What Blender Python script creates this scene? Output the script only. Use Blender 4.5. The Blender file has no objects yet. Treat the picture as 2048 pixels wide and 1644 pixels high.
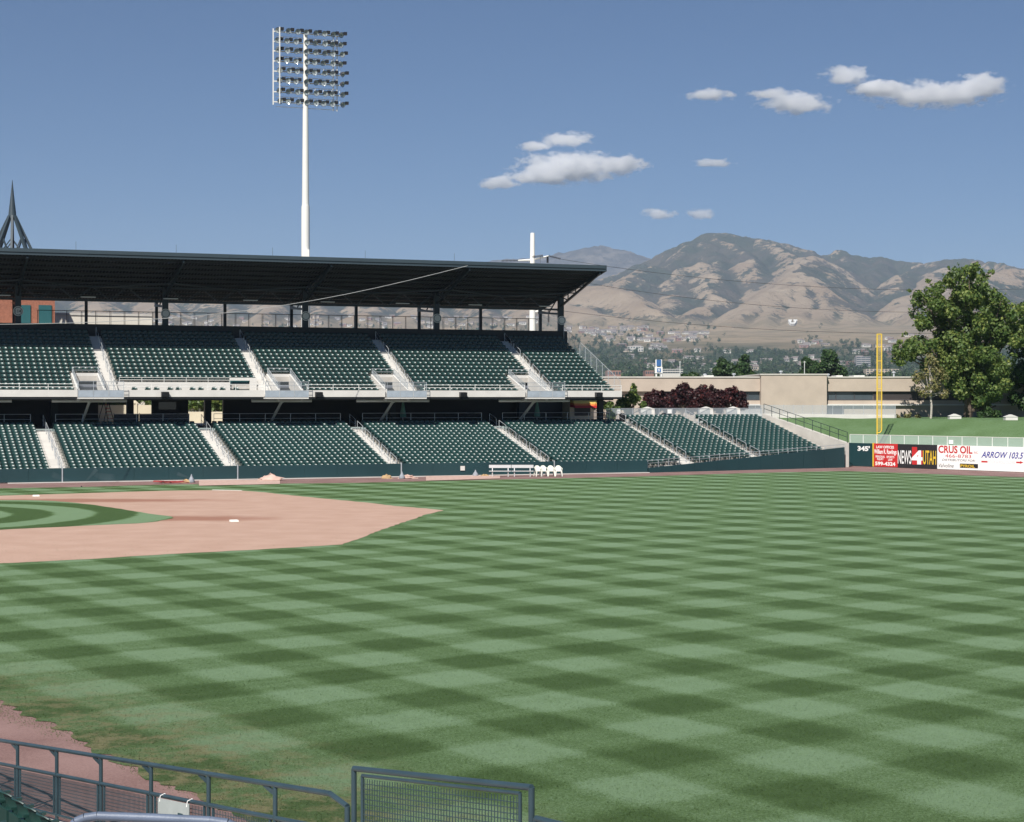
import bpy, math, random
import numpy as np
from mathutils import Vector, Matrix
R = math.radians
scn = bpy.context.scene
# ------------------------------------------------------------------ camera, sky, sun, exposure
F, H, U0, V0 = 3437.0, 6.215, 1024.0, 797.0        # focal length in photo pixels, eye height, principal column, horizon row
cd = bpy.data.cameras.new('camera'); cam = bpy.data.objects.new('camera', cd); scn.collection.objects.link(cam)
cam.location = (0, 0, H); cam.rotation_euler = (R(90), 0, 0)
cd.sensor_width = 36; cd.lens = 36 * F / 2048; cd.shift_y = -25 / 2048; cd.clip_start = .3; cd.clip_end = 80000
scn.camera = cam
SUN_EL, SUN_PSI = 46.0, 20.0                        # shadows fall away from the viewer, 20 degrees to the right
w = bpy.data.worlds.new('World'); scn.world = w; w.use_nodes = True
nt = w.node_tree; sky = nt.nodes.new('ShaderNodeTexSky'); sky.sky_type = 'NISHITA'; sky.sun_disc = False
sky.sun_elevation = R(SUN_EL); sky.sun_rotation = R(180 + SUN_PSI); sky.altitude = 1300; sky.air_density = .9; sky.dust_density = 0; sky.ozone_density = 8
bg = nt.nodes['Background']; bg.inputs[1].default_value = .05; nt.links.new(sky.outputs[0], bg.inputs[0])
sd = bpy.data.lights.new('sun', 'SUN'); sd.energy = 5; sd.angle = R(.5); sd.color = (1, .955, .89)
so = bpy.data.objects.new('sun', sd); scn.collection.objects.link(so)
ldir = Vector((math.sin(R(SUN_PSI)) * math.cos(R(SUN_EL)), math.cos(R(SUN_PSI)) * math.cos(R(SUN_EL)), -math.sin(R(SUN_EL))))
so.rotation_euler = ldir.to_track_quat('-Z', 'Y').to_euler(); so.location = (0, -40, 60)
scn.view_settings.view_transform = 'Standard'; scn.view_settings.look = 'None'
scn.view_settings.exposure = .36; scn.view_settings.gamma = 1; scn.view_settings.use_curve_mapping = False
scn.render.engine = 'CYCLES'
cy = scn.cycles; cy.max_bounces = 12; cy.diffuse_bounces = 2; cy.glossy_bounces = 2; cy.transparent_max_bounces = 24; cy.volume_bounces = 9
cy.use_denoising = True; cy.sample_clamp_indirect = 4; cy.volume_step_rate = 1.0; cy.volume_max_steps = 96
rnd = random.Random(7); rng = np.random.default_rng(11)

# ------------------------------------------------------------------ helpers
def lin(r, g, b):
    f = lambda c: (c / 255 / 12.92) if c <= 10 else ((c / 255 + .055) / 1.055) ** 2.4
    return (f(r), f(g), f(b))
def gp(u, v, z=0.):                                  # photo pixel -> point on the level z
    D = F * (H - z) / (v - V0); return Vector(((u - U0) / F * D, D, z))
def zat(v, Y): return H - (v - V0) * Y / F
TH = math.atan(.374); SS, CC = math.sin(TH), math.cos(TH)
def W(a, b, z): return Vector((a * CC - b * SS, a * SS + b * CC, z))      # stand coordinates: a along the stand, b away from the field
def a_of(u, b):
    x = (u - U0) / F; return b * (SS + x * CC) / (CC - x * SS)
def Yab(a, b): return a * SS + b * CC
UX = Vector((.8082, .589, 0)); VX = Vector((.589, -.8082, 0))             # the two foul line directions

class MB:
    def __init__(s): s.V = []; s.F = []; s.M = []
    def add(s, vs, fs, m=0):
        n = len(s.V); s.V += [tuple(v) for v in vs]; s.F += [tuple(i + n for i in f) for f in fs]; s.M += [m] * len(fs); return s
    def hexa(s, p, m=0):                             # 8 corners: bottom 4 then top 4
        return s.add(p, [(3, 2, 1, 0), (4, 5, 6, 7), (0, 1, 5, 4), (1, 2, 6, 5), (2, 3, 7, 6), (3, 0, 4, 7)], m)
    def box(s, x0, x1, y0, y1, z0, z1, m=0):
        return s.hexa([(x0, y0, z0), (x1, y0, z0), (x1, y1, z0), (x0, y1, z0), (x0, y0, z1), (x1, y0, z1), (x1, y1, z1), (x0, y1, z1)], m)
    def sbox(s, a0, a1, b0, b1, z0, z1, m=0):
        return s.hexa([W(a0, b0, z0), W(a1, b0, z0), W(a1, b1, z0), W(a0, b1, z0), W(a0, b0, z1), W(a1, b0, z1), W(a1, b1, z1), W(a0, b1, z1)], m)
    def bar(s, p, q, wd, ht=None, m=0, up=(0, 0, 1)):
        p = Vector(p); q = Vector(q); d = (q - p).normalized(); u = Vector(up)
        if abs(d.dot(u)) > .98: u = Vector((CC, SS, 0))
        x = d.cross(u).normalized() * wd / 2; z = x.cross(d).normalized() * (ht or wd) / 2
        return s.hexa([p - x - z, p + x - z, q + x - z, q - x - z, p - x + z, p + x + z, q + x + z, q - x + z], m)
    def tube(s, p, q, r, n=6, r2=None, m=0):
        p = Vector(p); q = Vector(q); d = (q - p).normalized(); u = Vector((0, 0, 1)) if abs(d.z) < .95 else Vector((1, 0, 0))
        x = d.cross(u).normalized(); y = x.cross(d); r2 = r if r2 is None else r2
        vs = [p + (x * math.cos(6.2832 * i / n) + y * math.sin(6.2832 * i / n)) * r for i in range(n)] + [q + (x * math.cos(6.2832 * i / n) + y * math.sin(6.2832 * i / n)) * r2 for i in range(n)]
        return s.add(vs, [(i, i + n, (i + 1) % n + n, (i + 1) % n) for i in range(n)] + [tuple(range(n)), tuple(range(2 * n - 1, n - 1, -1))], m)
    def path(s, pts, r, n=6, m=0):
        for p, q in zip(pts[:-1], pts[1:]): s.tube(p, q, r, n, None, m)
        return s
    def quad(s, a, b, c, d, m=0): return s.add([a, b, c, d], [(0, 1, 2, 3)], m)
    def prism(s, poly, z0, z1, m=0):                 # poly: xy points counter-clockwise
        n = len(poly)
        return s.add([(p[0], p[1], z0) for p in poly] + [(p[0], p[1], z1) for p in poly],
                     [tuple(range(n - 1, -1, -1)), tuple(range(n, 2 * n))] + [(i, (i + 1) % n, (i + 1) % n + n, i + n) for i in range(n)], m)
    def lathe(s, c, prof, n=10, m=0):                # prof: (radius, z)
        c = Vector(c); k = len(prof)
        vs = [c + Vector((r * math.cos(6.2832 * i / n), r * math.sin(6.2832 * i / n), z)) for r, z in prof for i in range(n)]
        fs = [(j * n + i, j * n + (i + 1) % n, (j + 1) * n + (i + 1) % n, (j + 1) * n + i) for j in range(k - 1) for i in range(n)]
        return s.add(vs, fs + [tuple(range(n - 1, -1, -1)), tuple(range((k - 1) * n, k * n))], m)
    def mesh(s, name, off=(0, 0, 0), smooth=False):
        me = bpy.data.meshes.new(name); o = Vector(off)
        me.from_pydata([(v[0] - o.x, v[1] - o.y, v[2] - o.z) for v in s.V], [], s.F)
        if any(s.M): me.polygons.foreach_set('material_index', s.M)
        if smooth: me.polygons.foreach_set('use_smooth', [True] * len(me.polygons))
        me.update()
        if smooth: me.set_sharp_from_angle(angle=R(48))
        return me
    def build(s, name, mat, parent=None, smooth=False, origin=None):
        off = WL[parent.name] if parent else (Vector(origin) if origin is not None else s.base())
        ob = bpy.data.objects.new(name, s.mesh(name, off, smooth)); link(ob)
        for m in (mat if isinstance(mat, (list, tuple)) else [mat]): ob.data.materials.append(m)
        if parent: ob.parent = parent
        else: ob.location = off
        WL[ob.name] = off; return ob
    def base(s):
        v = np.array(s.V); return Vector(((v[:, 0].min() + v[:, 0].max()) / 2, (v[:, 1].min() + v[:, 1].max()) / 2, v[:, 2].min()))
WL = {}
def link(o): scn.collection.objects.link(o)
def tag(o, label, cat, group=None):
    o['label'] = label; o['category'] = cat
    if group: o['group'] = group
    return o
def thing(name, label, cat, loc, group=None):
    o = bpy.data.objects.new(name, None); link(o); o.location = loc; o.empty_display_size = .3; WL[o.name] = Vector(loc)
    return tag(o, label, cat, group)
def struct(o): o['kind'] = 'structure'; return o
def stuff(o): o['kind'] = 'stuff'; return o
def npmesh(name, verts, faces, mat, smooth=False, attr=None, attrs=None):
    me = bpy.data.meshes.new(name); verts = np.asarray(verts, np.float32); faces = np.asarray(faces, np.int32)
    k = faces.shape[1]; me.vertices.add(len(verts)); me.vertices.foreach_set('co', verts.ravel())
    me.loops.add(faces.size); me.loops.foreach_set('vertex_index', faces.ravel())
    me.polygons.add(len(faces)); me.polygons.foreach_set('loop_start', np.arange(0, faces.size, k, dtype=np.int32))
    if smooth: me.polygons.foreach_set('use_smooth', np.ones(len(faces), bool))
    for nm, val in (attrs or {}).items():
        at = me.attributes.new(nm, 'FLOAT', 'POINT'); at.data.foreach_set('value', np.asarray(val, np.float32))
    me.update(); me.validate(); me.materials.append(mat); return me
def text_mb(txt, shear=0., bold=0., space=1.):
    cu = bpy.data.curves.new('t', 'FONT'); cu.body = txt; cu.shear = shear; cu.offset = bold; cu.space_character = space; cu.resolution_u = 3
    ob = bpy.data.objects.new('t', cu); link(ob); bpy.context.view_layer.update()
    me = ob.to_mesh(); V = [tuple(v.co) for v in me.vertices]; Fs = [tuple(p.vertices) for p in me.polygons]; ob.to_mesh_clear()
    bpy.data.objects.remove(ob); bpy.data.curves.remove(cu)
    return V, Fs
def text_on(name, txt, O, Rt, Up, s0, s1, z0, z1, mat, parent, shear=0., bold=0., slope=0., space=1., off=.006):
    V, Fs = text_mb(txt, shear, bold, space); A = np.array(V); lo = A.min(0); hi = A.max(0); N = Vector(Rt).cross(Vector(Up)).normalized() * off
    mb = MB(); vs = []
    for v in V:
        s = s0 + (v[0] - lo[0]) / (hi[0] - lo[0]) * (s1 - s0); z = z0 + (v[1] - lo[1]) / (hi[1] - lo[1]) * (z1 - z0) + slope * (s - s0)
        vs.append(Vector(O) + Vector(Rt) * s + Vector(Up) * z + N)
    mb.add(vs, Fs); return mb.build(name, mat, parent)

# ------------------------------------------------------------------ materials
def mat(name, col, rough=.7, var=0., scale=3., bump=0., bscale=40., metal=0., spec=.5, col2=None, tint=None, detail=4.):
    m = bpy.data.materials.new(name); m.use_nodes = True; n = m.node_tree; b = n.nodes['Principled BSDF']
    b.inputs['Base Color'].default_value = (*col, 1); b.inputs['Roughness'].default_value = rough; b.inputs['Metallic'].default_value = metal
    b.inputs['Specular IOR Level'].default_value = spec
    if var or col2 or bump:
        g = n.nodes.new('ShaderNodeNewGeometry')
    if var or col2:
        t = n.nodes.new('ShaderNodeTexNoise'); t.inputs['Scale'].default_value = scale; t.inputs['Detail'].default_value = detail; n.links.new(g.outputs['Position'], t.inputs['Vector'])
        rp = n.nodes.new('ShaderNodeValToRGB'); e = rp.color_ramp.elements; e[0].position = .3; e[1].position = .7
        c2 = col2 or tuple(c * (1 + var) for c in col); c1 = col if col2 else tuple(c * (1 - var) for c in col)
        e[0].color = (*c1, 1); e[1].color = (*c2, 1); n.links.new(t.outputs['Fac'], rp.inputs[0]); n.links.new(rp.outputs[0], b.inputs['Base Color'])
    if bump:
        t2 = n.nodes.new('ShaderNodeTexNoise'); t2.inputs['Scale'].default_value = bscale; t2.inputs['Detail'].default_value = 3; n.links.new(g.outputs['Position'], t2.inputs['Vector'])
        bp = n.nodes.new('ShaderNodeBump'); bp.inputs['Strength'].default_value = bump; bp.inputs['Distance'].default_value = .02
        n.links.new(t2.outputs['Fac'], bp.inputs['Height']); n.links.new(bp.outputs[0], b.inputs['Normal'])
    return m
class NG:                                            # tiny node builder
    def __init__(s, m): s.t = m.node_tree; s.n = s.t.nodes; s.l = s.t.links
    def __call__(s, typ, ins=None, **kw):
        n = s.n.new('ShaderNode' + typ)
        for k, v in kw.items(): setattr(n, k, v)
        for k, v in (ins or {}).items():
            if hasattr(v, 'is_output') or isinstance(v, bpy.types.NodeSocket): s.l.new(v, n.inputs[k])
            else: n.inputs[k].default_value = v
        return n
    def math(s, op, a, b=0., c=None, clamp=False):
        ins = {0: a, 1: b}
        if c is not None: ins[2] = c
        return s('Math', ins, operation=op, use_clamp=clamp).outputs[0]
    def sstep(s, x, lo, hi): return s('MapRange', {0: x, 1: lo, 2: hi, 3: 0., 4: 1.}, interpolation_type='SMOOTHSTEP').outputs[0]
    def mix(s, f, a, b):
        n = s('Mix', None, data_type='RGBA'); s.set(n.inputs[0], f); s.set(n.inputs[6], a); s.set(n.inputs[7], b); return n.outputs[2]
    def set(s, i, v):
        if isinstance(v, bpy.types.NodeSocket): s.l.new(v, i)
        else: i.default_value = (*v, 1) if isinstance(v, tuple) and len(v) == 3 else v
    def noise(s, vec, scale, detail=3., rough=.5): return s('TexNoise', {'Vector': vec, 'Scale': scale, 'Detail': detail, 'Roughness': rough}).outputs['Fac']
    def dot(s, vec, d): return s('VectorMath', {0: vec, 1: d}, operation='DOT_PRODUCT').outputs['Value']
def newmat(name):
    m = bpy.data.materials.new(name); m.use_nodes = True; g = NG(m); return m, g, g.n['Principled BSDF'], g('NewGeometry').outputs['Position']

M = {}
M['concrete'] = mat('concrete', (.50, .475, .43), .85, .09, .9, .25, 14)
M['concrete_white'] = mat('concrete_white', (.62, .60, .56), .8, .07, .7, .15, 10)
M['step'] = mat('step_concrete', (.45, .425, .385), .9, .12, 1.3, .3, 18)
M['seat'] = mat('seat_plastic', (.011, .047, .040), .40, .12, .35, spec=.95)
M['wall_green'] = mat('wall_green', (.009, .040, .046), .55, .10, .35, .1, 6)
M['teal_steel'] = mat('teal_steel', (.014, .026, .032), .45, .1, .6)
M['roof_teal'] = mat('roof_teal', (.034, .053, .066), .5, .08, .4)
M['roof_under'] = mat('roof_under', (.010, .014, .017), .6, .1, .6)  # darkened copy of the roof teal; shade under the roof is put into the colour
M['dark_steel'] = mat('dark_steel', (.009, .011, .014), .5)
M['galv'] = mat('galvanised_steel', (.50, .53, .55), .38, .08, 3, metal=.35)
M['galv_mesh'] = mat('steel_mesh', (.42, .48, .52), .5)
M['white_paint'] = mat('white_paint', (.78, .77, .73), .45, .03, .5)
M['grey_white'] = mat('grey_white_paint', (.60, .61, .58), .5, .06, .5)
M['black'] = mat('black_housing', (.012, .012, .014), .5)
M['brick'] = mat('brick_wall', (.30, .12, .075), .85, .2, 6, .3, 20)
M['door_teal'] = mat('door_teal', (.02, .10, .11), .5, .05)
M['yellow'] = mat('yellow_paint', (.72, .50, .055), .45, .04)
M['chair_white'] = mat('white_plastic', (.80, .79, .70), .4, .03)
M['alu'] = mat('aluminium', (.66, .65, .64), .4, .05, 3, metal=.3)
M['base'] = mat('base_canvas', (.78, .76, .70), .7, .05, 8)
M['sack'] = mat('sacking', (.40, .27, .14), .9, .25, 8, .6, 25)
M['tarp_pink'] = mat('dusty_tarp', (.52, .36, .30), .8, .15, 3, .5, 5)
M['hose_red'] = mat('red_hose', (.30, .05, .045), .6, .2, 8)
M['grey_bag'] = mat('grey_cloth', (.27, .29, .32), .8, .2, 8, .5, 20)
M['tan_brick'] = mat('tan_brick', (.43, .36, .295), .9, .07, .8, .3, 12)
M['glass'] = mat('dark_glass', (.05, .065, .075), .08, .3, .15, spec=.6)
M['louver'] = mat('louver_metal', (.06, .055, .06), .5)
M['steel_white'] = mat('steel_pole_white', (.72, .71, .66), .45, .04, .4)
M['lens'] = mat('lamp_glass', (.42, .47, .48), .16, .2, 3, metal=.35, spec=.9)
M['lamp_body'] = mat('lamp_body', (.10, .10, .11), .4, metal=.5)
M['white_print'] = mat('white_print', (.82, .81, .78), .6)
M['red_print'] = mat('red_print', (.50, .022, .022), .55, .06, .7)
M['black_print'] = mat('black_print', (.018, .018, .02), .55)
M['yellow_print'] = mat('yellow_print', (.72, .47, .03), .6)
M['blue_print'] = mat('blue_print', (.035, .04, .28), .6)
M['faint_print'] = mat('faint_print', (.62, .60, .64), .6)
M['cream'] = mat('cream_wall', (.68, .61, .46), .85, .08, .7)
M['stucco'] = mat('pale_stucco', (.62, .58, .50), .85, .1, .05)
M['bark'] = mat('bark', (.10, .075, .055), .9, .3, 4, .6, 20)
M['bark_pale'] = mat('pale_bark', (.42, .38, .33), .85, .25, 6)
M['wire'] = mat('dark_wire', (.05, .05, .05), .6)
M['wire_pale'] = mat('pale_wire', (.55, .55, .53), .5)
M['u_paint'] = mat('whitewashed_concrete', (.80, .79, .74), .8)
M['orange'] = mat('awning_orange', (.70, .20, .04), .7); M['awn_yellow'] = mat('awning_yellow', (.75, .52, .12), .7)
M['umbrella'] = mat('umbrella_cloth', (.16, .34, .28), .8, .15, 3)
def leafmat(name, c0, c1, c2, trans=.25):
    m, g, b, pos = newmat(name); at = g('Attribute', None, attribute_name='var').outputs['Fac']
    rp = g('ValToRGB', {0: at}); e = rp.color_ramp.elements; e[0].color = (*c0, 1); e[1].color = (*c2, 1); x = e.new(.5); x.color = (*c1, 1)
    b.inputs['Roughness'].default_value = .5; b.inputs['Specular IOR Level'].default_value = .4; g.l.new(rp.outputs[0], b.inputs['Base Color'])
    tr = g('BsdfTranslucent', {'Color': rp.outputs[0]}); mx = g('MixShader', {0: trans, 1: b.outputs[0], 2: tr.outputs[0]}); g.l.new(mx.outputs[0], g.n['Material Output'].inputs[0])
    return m
M['leaf'] = leafmat('cottonwood_leaf', (.045, .095, .022), (.125, .190, .048), (.31, .34, .085), .38)
M['leaf_dark'] = leafmat('dark_leaf', (.018, .045, .014), (.04, .085, .022), (.075, .12, .03))
M['leaf_thin'] = leafmat('sparse_leaf', (.10, .125, .04), (.20, .19, .07), (.33, .25, .11))
M['leaf_purple'] = leafmat('purple_leaf', (.016, .007, .010), (.040, .013, .016), (.13, .024, .019))
M['leaf_far'] = leafmat('far_leaf', (.022, .05, .018), (.04, .075, .024), (.065, .10, .032), .15)

# grass of the outfield: mown in a checkerboard along the two foul line directions
def grass_nodes(name, kind):
    m, g, b, pos = newmat(name)
    warp = g.math('MULTIPLY', g.math('SUBTRACT', g.noise(pos, .7, 3.), .5), .5)
    if kind == 'field':
        pu = g.math('ADD', g.dot(pos, tuple(UX)), warp); pv = g.math('ADD', g.dot(pos, tuple(VX)), warp); P = 3.56
        su = g.math('COSINE', g.math('MULTIPLY', g.math('SUBTRACT', pu, 19.69), 6.2832 / P)); sv = g.math('COSINE', g.math('MULTIPLY', g.math('ADD', pv, 19.08), 6.2832 / P))
        su = g.sstep(su, -.5, .5); sv = g.sstep(sv, -.5, .5)
        f = g.math('ADD', g.math('MULTIPLY', su, .54), g.math('MULTIPLY', sv, .46))
        cu = g('CombineXYZ', {0: g.math('MULTIPLY', pu, 2.4), 1: g.math('MULTIPLY', pv, .06), 2: 0.}).outputs[0]; cv = g('CombineXYZ', {0: g.math('MULTIPLY', pu, .06), 1: g.math('MULTIPLY', pv, 2.4), 2: 7.}).outputs[0]
        f = g.math('ADD', f, g.math('MULTIPLY', g.math('SUBTRACT', g.math('ADD', g.noise(cu, 1., 3.), g.noise(cv, 1., 3.)), 1.), .45))
    elif kind == 'ring':
        sub = g('VectorMath', {0: pos, 1: (-34.2, 89.9, 0)}, operation='SUBTRACT').outputs[0]; ln = g('VectorMath', {0: sub}, operation='LENGTH').outputs['Value']
        f = g.sstep(g.math('COSINE', g.math('MULTIPLY', g.math('ADD', ln, warp), 6.2832 / 4.4)), -.4, .4)
    else:
        f = g.math('ADD', g.math('MULTIPLY', g.noise(pos, .35, 3.), .5), .25)
    f = g.math('ADD', f, g.math('MULTIPLY', g.math('SUBTRACT', g.noise(pos, .22, 4.), .5), .35))
    fine = g.noise(pos, 17., 8., .9); mid = g.noise(pos, 4., 5., .7)
    f = g.math('ADD', f, g.math('MULTIPLY', g.math('SUBTRACT', fine, .5), 4.2)); f = g.math('ADD', f, g.math('MULTIPLY', g.math('SUBTRACT', mid, .5), .55))
    rp = g('ValToRGB', {0: f}); e = rp.color_ramp.elements
    e[0].position = .0; e[0].color = (.178, .272, .150, 1); e[1].position = 1.; e[1].color = (.046, .088, .022, 1); x = e.new(.5); x.color = (.098, .168, .062, 1)
    col = rp.outputs[0]
    if kind == 'field':                              # worn, dry turf near the left warning track and round the infield edge
        d = g.math('ADD', g.dot(pos, tuple(UX)), 0.); wear = g.sstep(d, 16.5, 11.8); near = g.sstep(g.dot(pos, (0, 1, 0)), 45., 30.)
        wn = g.math('MULTIPLY', g.math('MULTIPLY', wear, near), g.sstep(g.noise(pos, 1.7, 7., .72), .44, .62))
        col = g.mix(wn, col, (.235, .205, .11)); col = g.mix(g.math('MULTIPLY', g.math('MULTIPLY', wear, near), .35), col, (.075, .105, .04))
    g.l.new(col, b.inputs['Base Color']); b.inputs['Roughness'].default_value = .75; b.inputs['Specular IOR Level'].default_value = .25
    bp = g('Bump', {'Height': fine, 'Strength': .8, 'Distance': .05}); g.l.new(bp.outputs[0], b.inputs['Normal']); return m
M['grass'] = grass_nodes('outfield_grass', 'field'); M['grass_ring'] = grass_nodes('infield_grass', 'ring'); M['grass_berm'] = grass_nodes('berm_grass', 'berm')
def dirt_nodes(name, c0, c1, wet=None, speck=.5):
    m, g, b, pos = newmat(name); n1 = g.noise(pos, .6, 5.); fine = g.noise(pos, 22., 7., .88)
    f = g.math('ADD', g.math('MULTIPLY', n1, .6), g.math('MULTIPLY', fine, speck)); col = g.mix(g.sstep(f, .25 + .3 * (speck > 1), .85 + .3 * (speck > 1)), c0, c1)
    if wet:                                          # damp, raked patches beside the infield turf
        cen = gp(355, 1037); sub = g('VectorMath', {0: pos, 1: tuple(cen)}, operation='SUBTRACT').outputs[0]; sc = g('VectorMath', {0: sub, 1: (.20, .52, 1)}, operation='MULTIPLY').outputs[0]
        ln = g('VectorMath', {0: sc}, operation='LENGTH').outputs['Value']; k = g.math('ADD', ln, g.math('MULTIPLY', g.noise(pos, .45, 4.), .9)); wf = g.sstep(k, 1.85, .9)
        c2 = gp(160, 1001); s2 = g('VectorMath', {0: g('VectorMath', {0: pos, 1: tuple(c2)}, operation='SUBTRACT').outputs[0], 1: (.14, .62, 1)}, operation='MULTIPLY').outputs[0]
        k2 = g.math('ADD', g('VectorMath', {0: s2}, operation='LENGTH').outputs['Value'], g.math('MULTIPLY', g.noise(pos, .5, 4.), .9)); wf2 = g.sstep(k2, 2.0, 1.0)
        col = g.mix(g.math('MULTIPLY', g.math('MAXIMUM', wf, wf2), .8), col, wet)
    g.l.new(col, b.inputs['Base Color']); b.inputs['Roughness'].default_value = .9; b.inputs['Specular IOR Level'].default_value = .2
    bp = g('Bump', {'Height': fine, 'Strength': .35, 'Distance': .03}); g.l.new(bp.outputs[0], b.inputs['Normal']); return m
M['dirt'] = dirt_nodes('infield_dirt', (.42, .275, .208), (.52, .36, .285), (.27, .125, .082), .35)
M['track'] = dirt_nodes('warning_track', (.125, .066, .058), (.285, .185, .168), None, 1.25)
M['paving'] = mat('plaza_paving', (.34, .32, .29), .9, .1, .3, .2, 10)
# ------------------------------------------------------------------ far terrain
PERM = np.random.default_rng(5).permutation(512); PERM = np.concatenate([PERM, PERM, PERM])
def pnoise(x, y):
    xi = np.floor(x).astype(int); yi = np.floor(y).astype(int); xf = x - xi; yf = y - yi; xi &= 511; yi &= 511
    uu = xf * xf * xf * (xf * (xf * 6 - 15) + 10); vv = yf * yf * yf * (yf * (yf * 6 - 15) + 10)
    def gr(ix, iy, dx, dy):
        h = PERM[PERM[ix & 511] + (iy & 511)] * (6.2832 / 512); return np.cos(h) * dx + np.sin(h) * dy
    a = gr(xi, yi, xf, yf); b = gr(xi + 1, yi, xf - 1, yf); c = gr(xi, yi + 1, xf, yf - 1); d = gr(xi + 1, yi + 1, xf - 1, yf - 1)
    return (a + uu * (b - a)) + vv * ((c + uu * (d - c)) - (a + uu * (b - a)))
def fbm(x, y, o=4, ridged=False):
    s = 0; am = 1.; fr = 1.
    for k in range(o):
        n = pnoise(x * fr + 17.3 * k, y * fr - 9.1 * k); s = s + am * ((.5 - np.abs(n)) if ridged else n); am *= .5; fr *= 2.03
    return s
RID = []                                             # (points as photo column, row, distance in km; flank slope; scrub bias)
RID.append(([(1060, 610, 7.0), (1110, 598, 7.3), (1190, 562, 8.0), (1240, 546, 8.2), (1300, 524, 8.4), (1340, 507, 8.5), (1385, 490, 8.5), (1420, 474, 8.5), (1445, 471, 8.5), (1480, 473, 8.5), (1520, 479, 8.6), (1560, 489, 8.6), (1600, 503, 8.7), (1640, 514, 8.8), (1660, 513, 8.8), (1680, 508, 8.8), (1700, 515, 8.8), (1750, 522, 8.8), (1800, 525, 8.7), (1850, 529, 8.5), (1900, 528, 8.4), (1940, 524, 8.4), (1985, 530, 8.2), (2030, 545, 8.0), (2120, 556, 8.0), (2300, 570, 8.0)], .62, .25))
RID.append(([(700, 560, 12), (850, 540, 12), (1000, 524, 12), (1060, 516, 12), (1110, 510, 12), (1150, 507, 12), (1185, 497, 12), (1207, 491, 12), (1240, 499, 12), (1265, 511, 12), (1310, 520, 12), (1380, 536, 12), (1500, 560, 12)], .5, .9))
for sp in ([(1400, 492, 8.4), (1345, 528, 7.9), (1290, 552, 7.4), (1230, 588, 6.8), (1185, 622, 6.2), (1150, 652, 5.6)],
           [(1430, 476, 8.5), (1405, 507, 8.1), (1375, 557, 7.5), (1345, 592, 7.0), (1305, 627, 6.3), (1255, 657, 5.6)],
           [(1440, 480, 8.4), (1470, 520, 7.9), (1530, 552, 7.3)], [(1520, 480, 8.5), (1545, 505, 8.1), (1590, 530, 7.6)],
           [(1415, 512, 8.0), (1425, 560, 7.3), (1405, 612, 6.6), (1370, 652, 5.7)]):
    RID.append((sp, .66, -.05))
for sp in ([(1625, 518, 7.9), (1590, 538, 7.0), (1560, 570, 6.6), (1510, 612, 6.1), (1440, 654, 5.5)], [(1590, 538, 7.0), (1640, 590, 6.4), (1690, 642, 5.9), (1745, 692, 5.0)],
           [(1590, 538, 7.0), (1592, 585, 6.4), (1590, 630, 5.9), (1585, 668, 5.3)], [(1560, 570, 6.6), (1545, 620, 6.0), (1520, 660, 5.4)], [(1640, 590, 6.4), (1640, 640, 5.8), (1650, 675, 5.2)]):
    RID.append((sp, .58, -.42))
RID.append(([(1870, 531, 8.3), (1830, 546, 7.8), (1800, 566, 7.4), (1760, 606, 6.9), (1715, 650, 6.3), (1690, 676, 6.0)], .66, .1))
RID.append(([(1895, 540, 7.9), (1850, 585, 7.0), (1800, 645, 6.0), (1740, 694, 5.2)], .6, -.25))
RID.append(([(2080, 552, 7.4), (1985, 545, 7.0), (1920, 605, 6.2), (1850, 665, 5.4)], .55, -.3))
RID.append(([(2300, 560, 7.4), (2150, 575, 6.8), (2060, 630, 6.0), (2000, 680, 5.3)], .55, -.1))
RID.append(([(1700, 514, 8.7), (1690, 548, 8.1), (1675, 585, 7.5), (1665, 612, 7.1)], .7, .45))
RID.append(([(1765, 522, 8.7), (1740, 560, 8.0), (1715, 600, 7.4)], .7, .45))
RID.append(([(1060, 600, 6.9), (1130, 596, 6.7), (1175, 580, 6.6), (1215, 577, 6.5), (1270, 596, 6.3), (1310, 622, 6.0)], .55, -.3))
RID.append(([(1135, 598, 6.6), (1170, 625, 6.1), (1215, 640, 5.8), (1290, 664, 5.2)], .5, -.35))
RID.append(([(-900, 560, 7.6), (-300, 566, 7.5), (0, 585, 7.2), (200, 592, 7.0), (400, 586, 7.0), (600, 592, 6.8), (800, 583, 6.9), (1000, 578, 7.0), (1110, 592, 7.0)], .55, -.15))
for k, u in enumerate(range(-200, 1100, 105)):
    j = (k * 37) % 23; RID.append(([(u, 590, 6.9), (u - 10 + j, 612 + j / 3, 6.3), (u - 22 + 2 * j, 634 + j / 3, 5.75), (u - 30 + j, 656, 5.3)], .52, -.25 + .02 * j))
def P3(u, v, D): D *= 1000; return ((u - U0) / F * D, D, H + (V0 - v) / F * D)
RSEG = [[(P3(*p), P3(*q)) for p, q in zip(r[0][:-1], r[0][1:])] for r in RID]
BY = [0, 300, 500, 800, 1500, 2500, 3500, 4500, 5200, 6000, 9000, 14000]; BZ = [3.6, 3.6, 3.7, 5, 14, 36, 82, 152, 206, 250, 300, 320]
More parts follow.
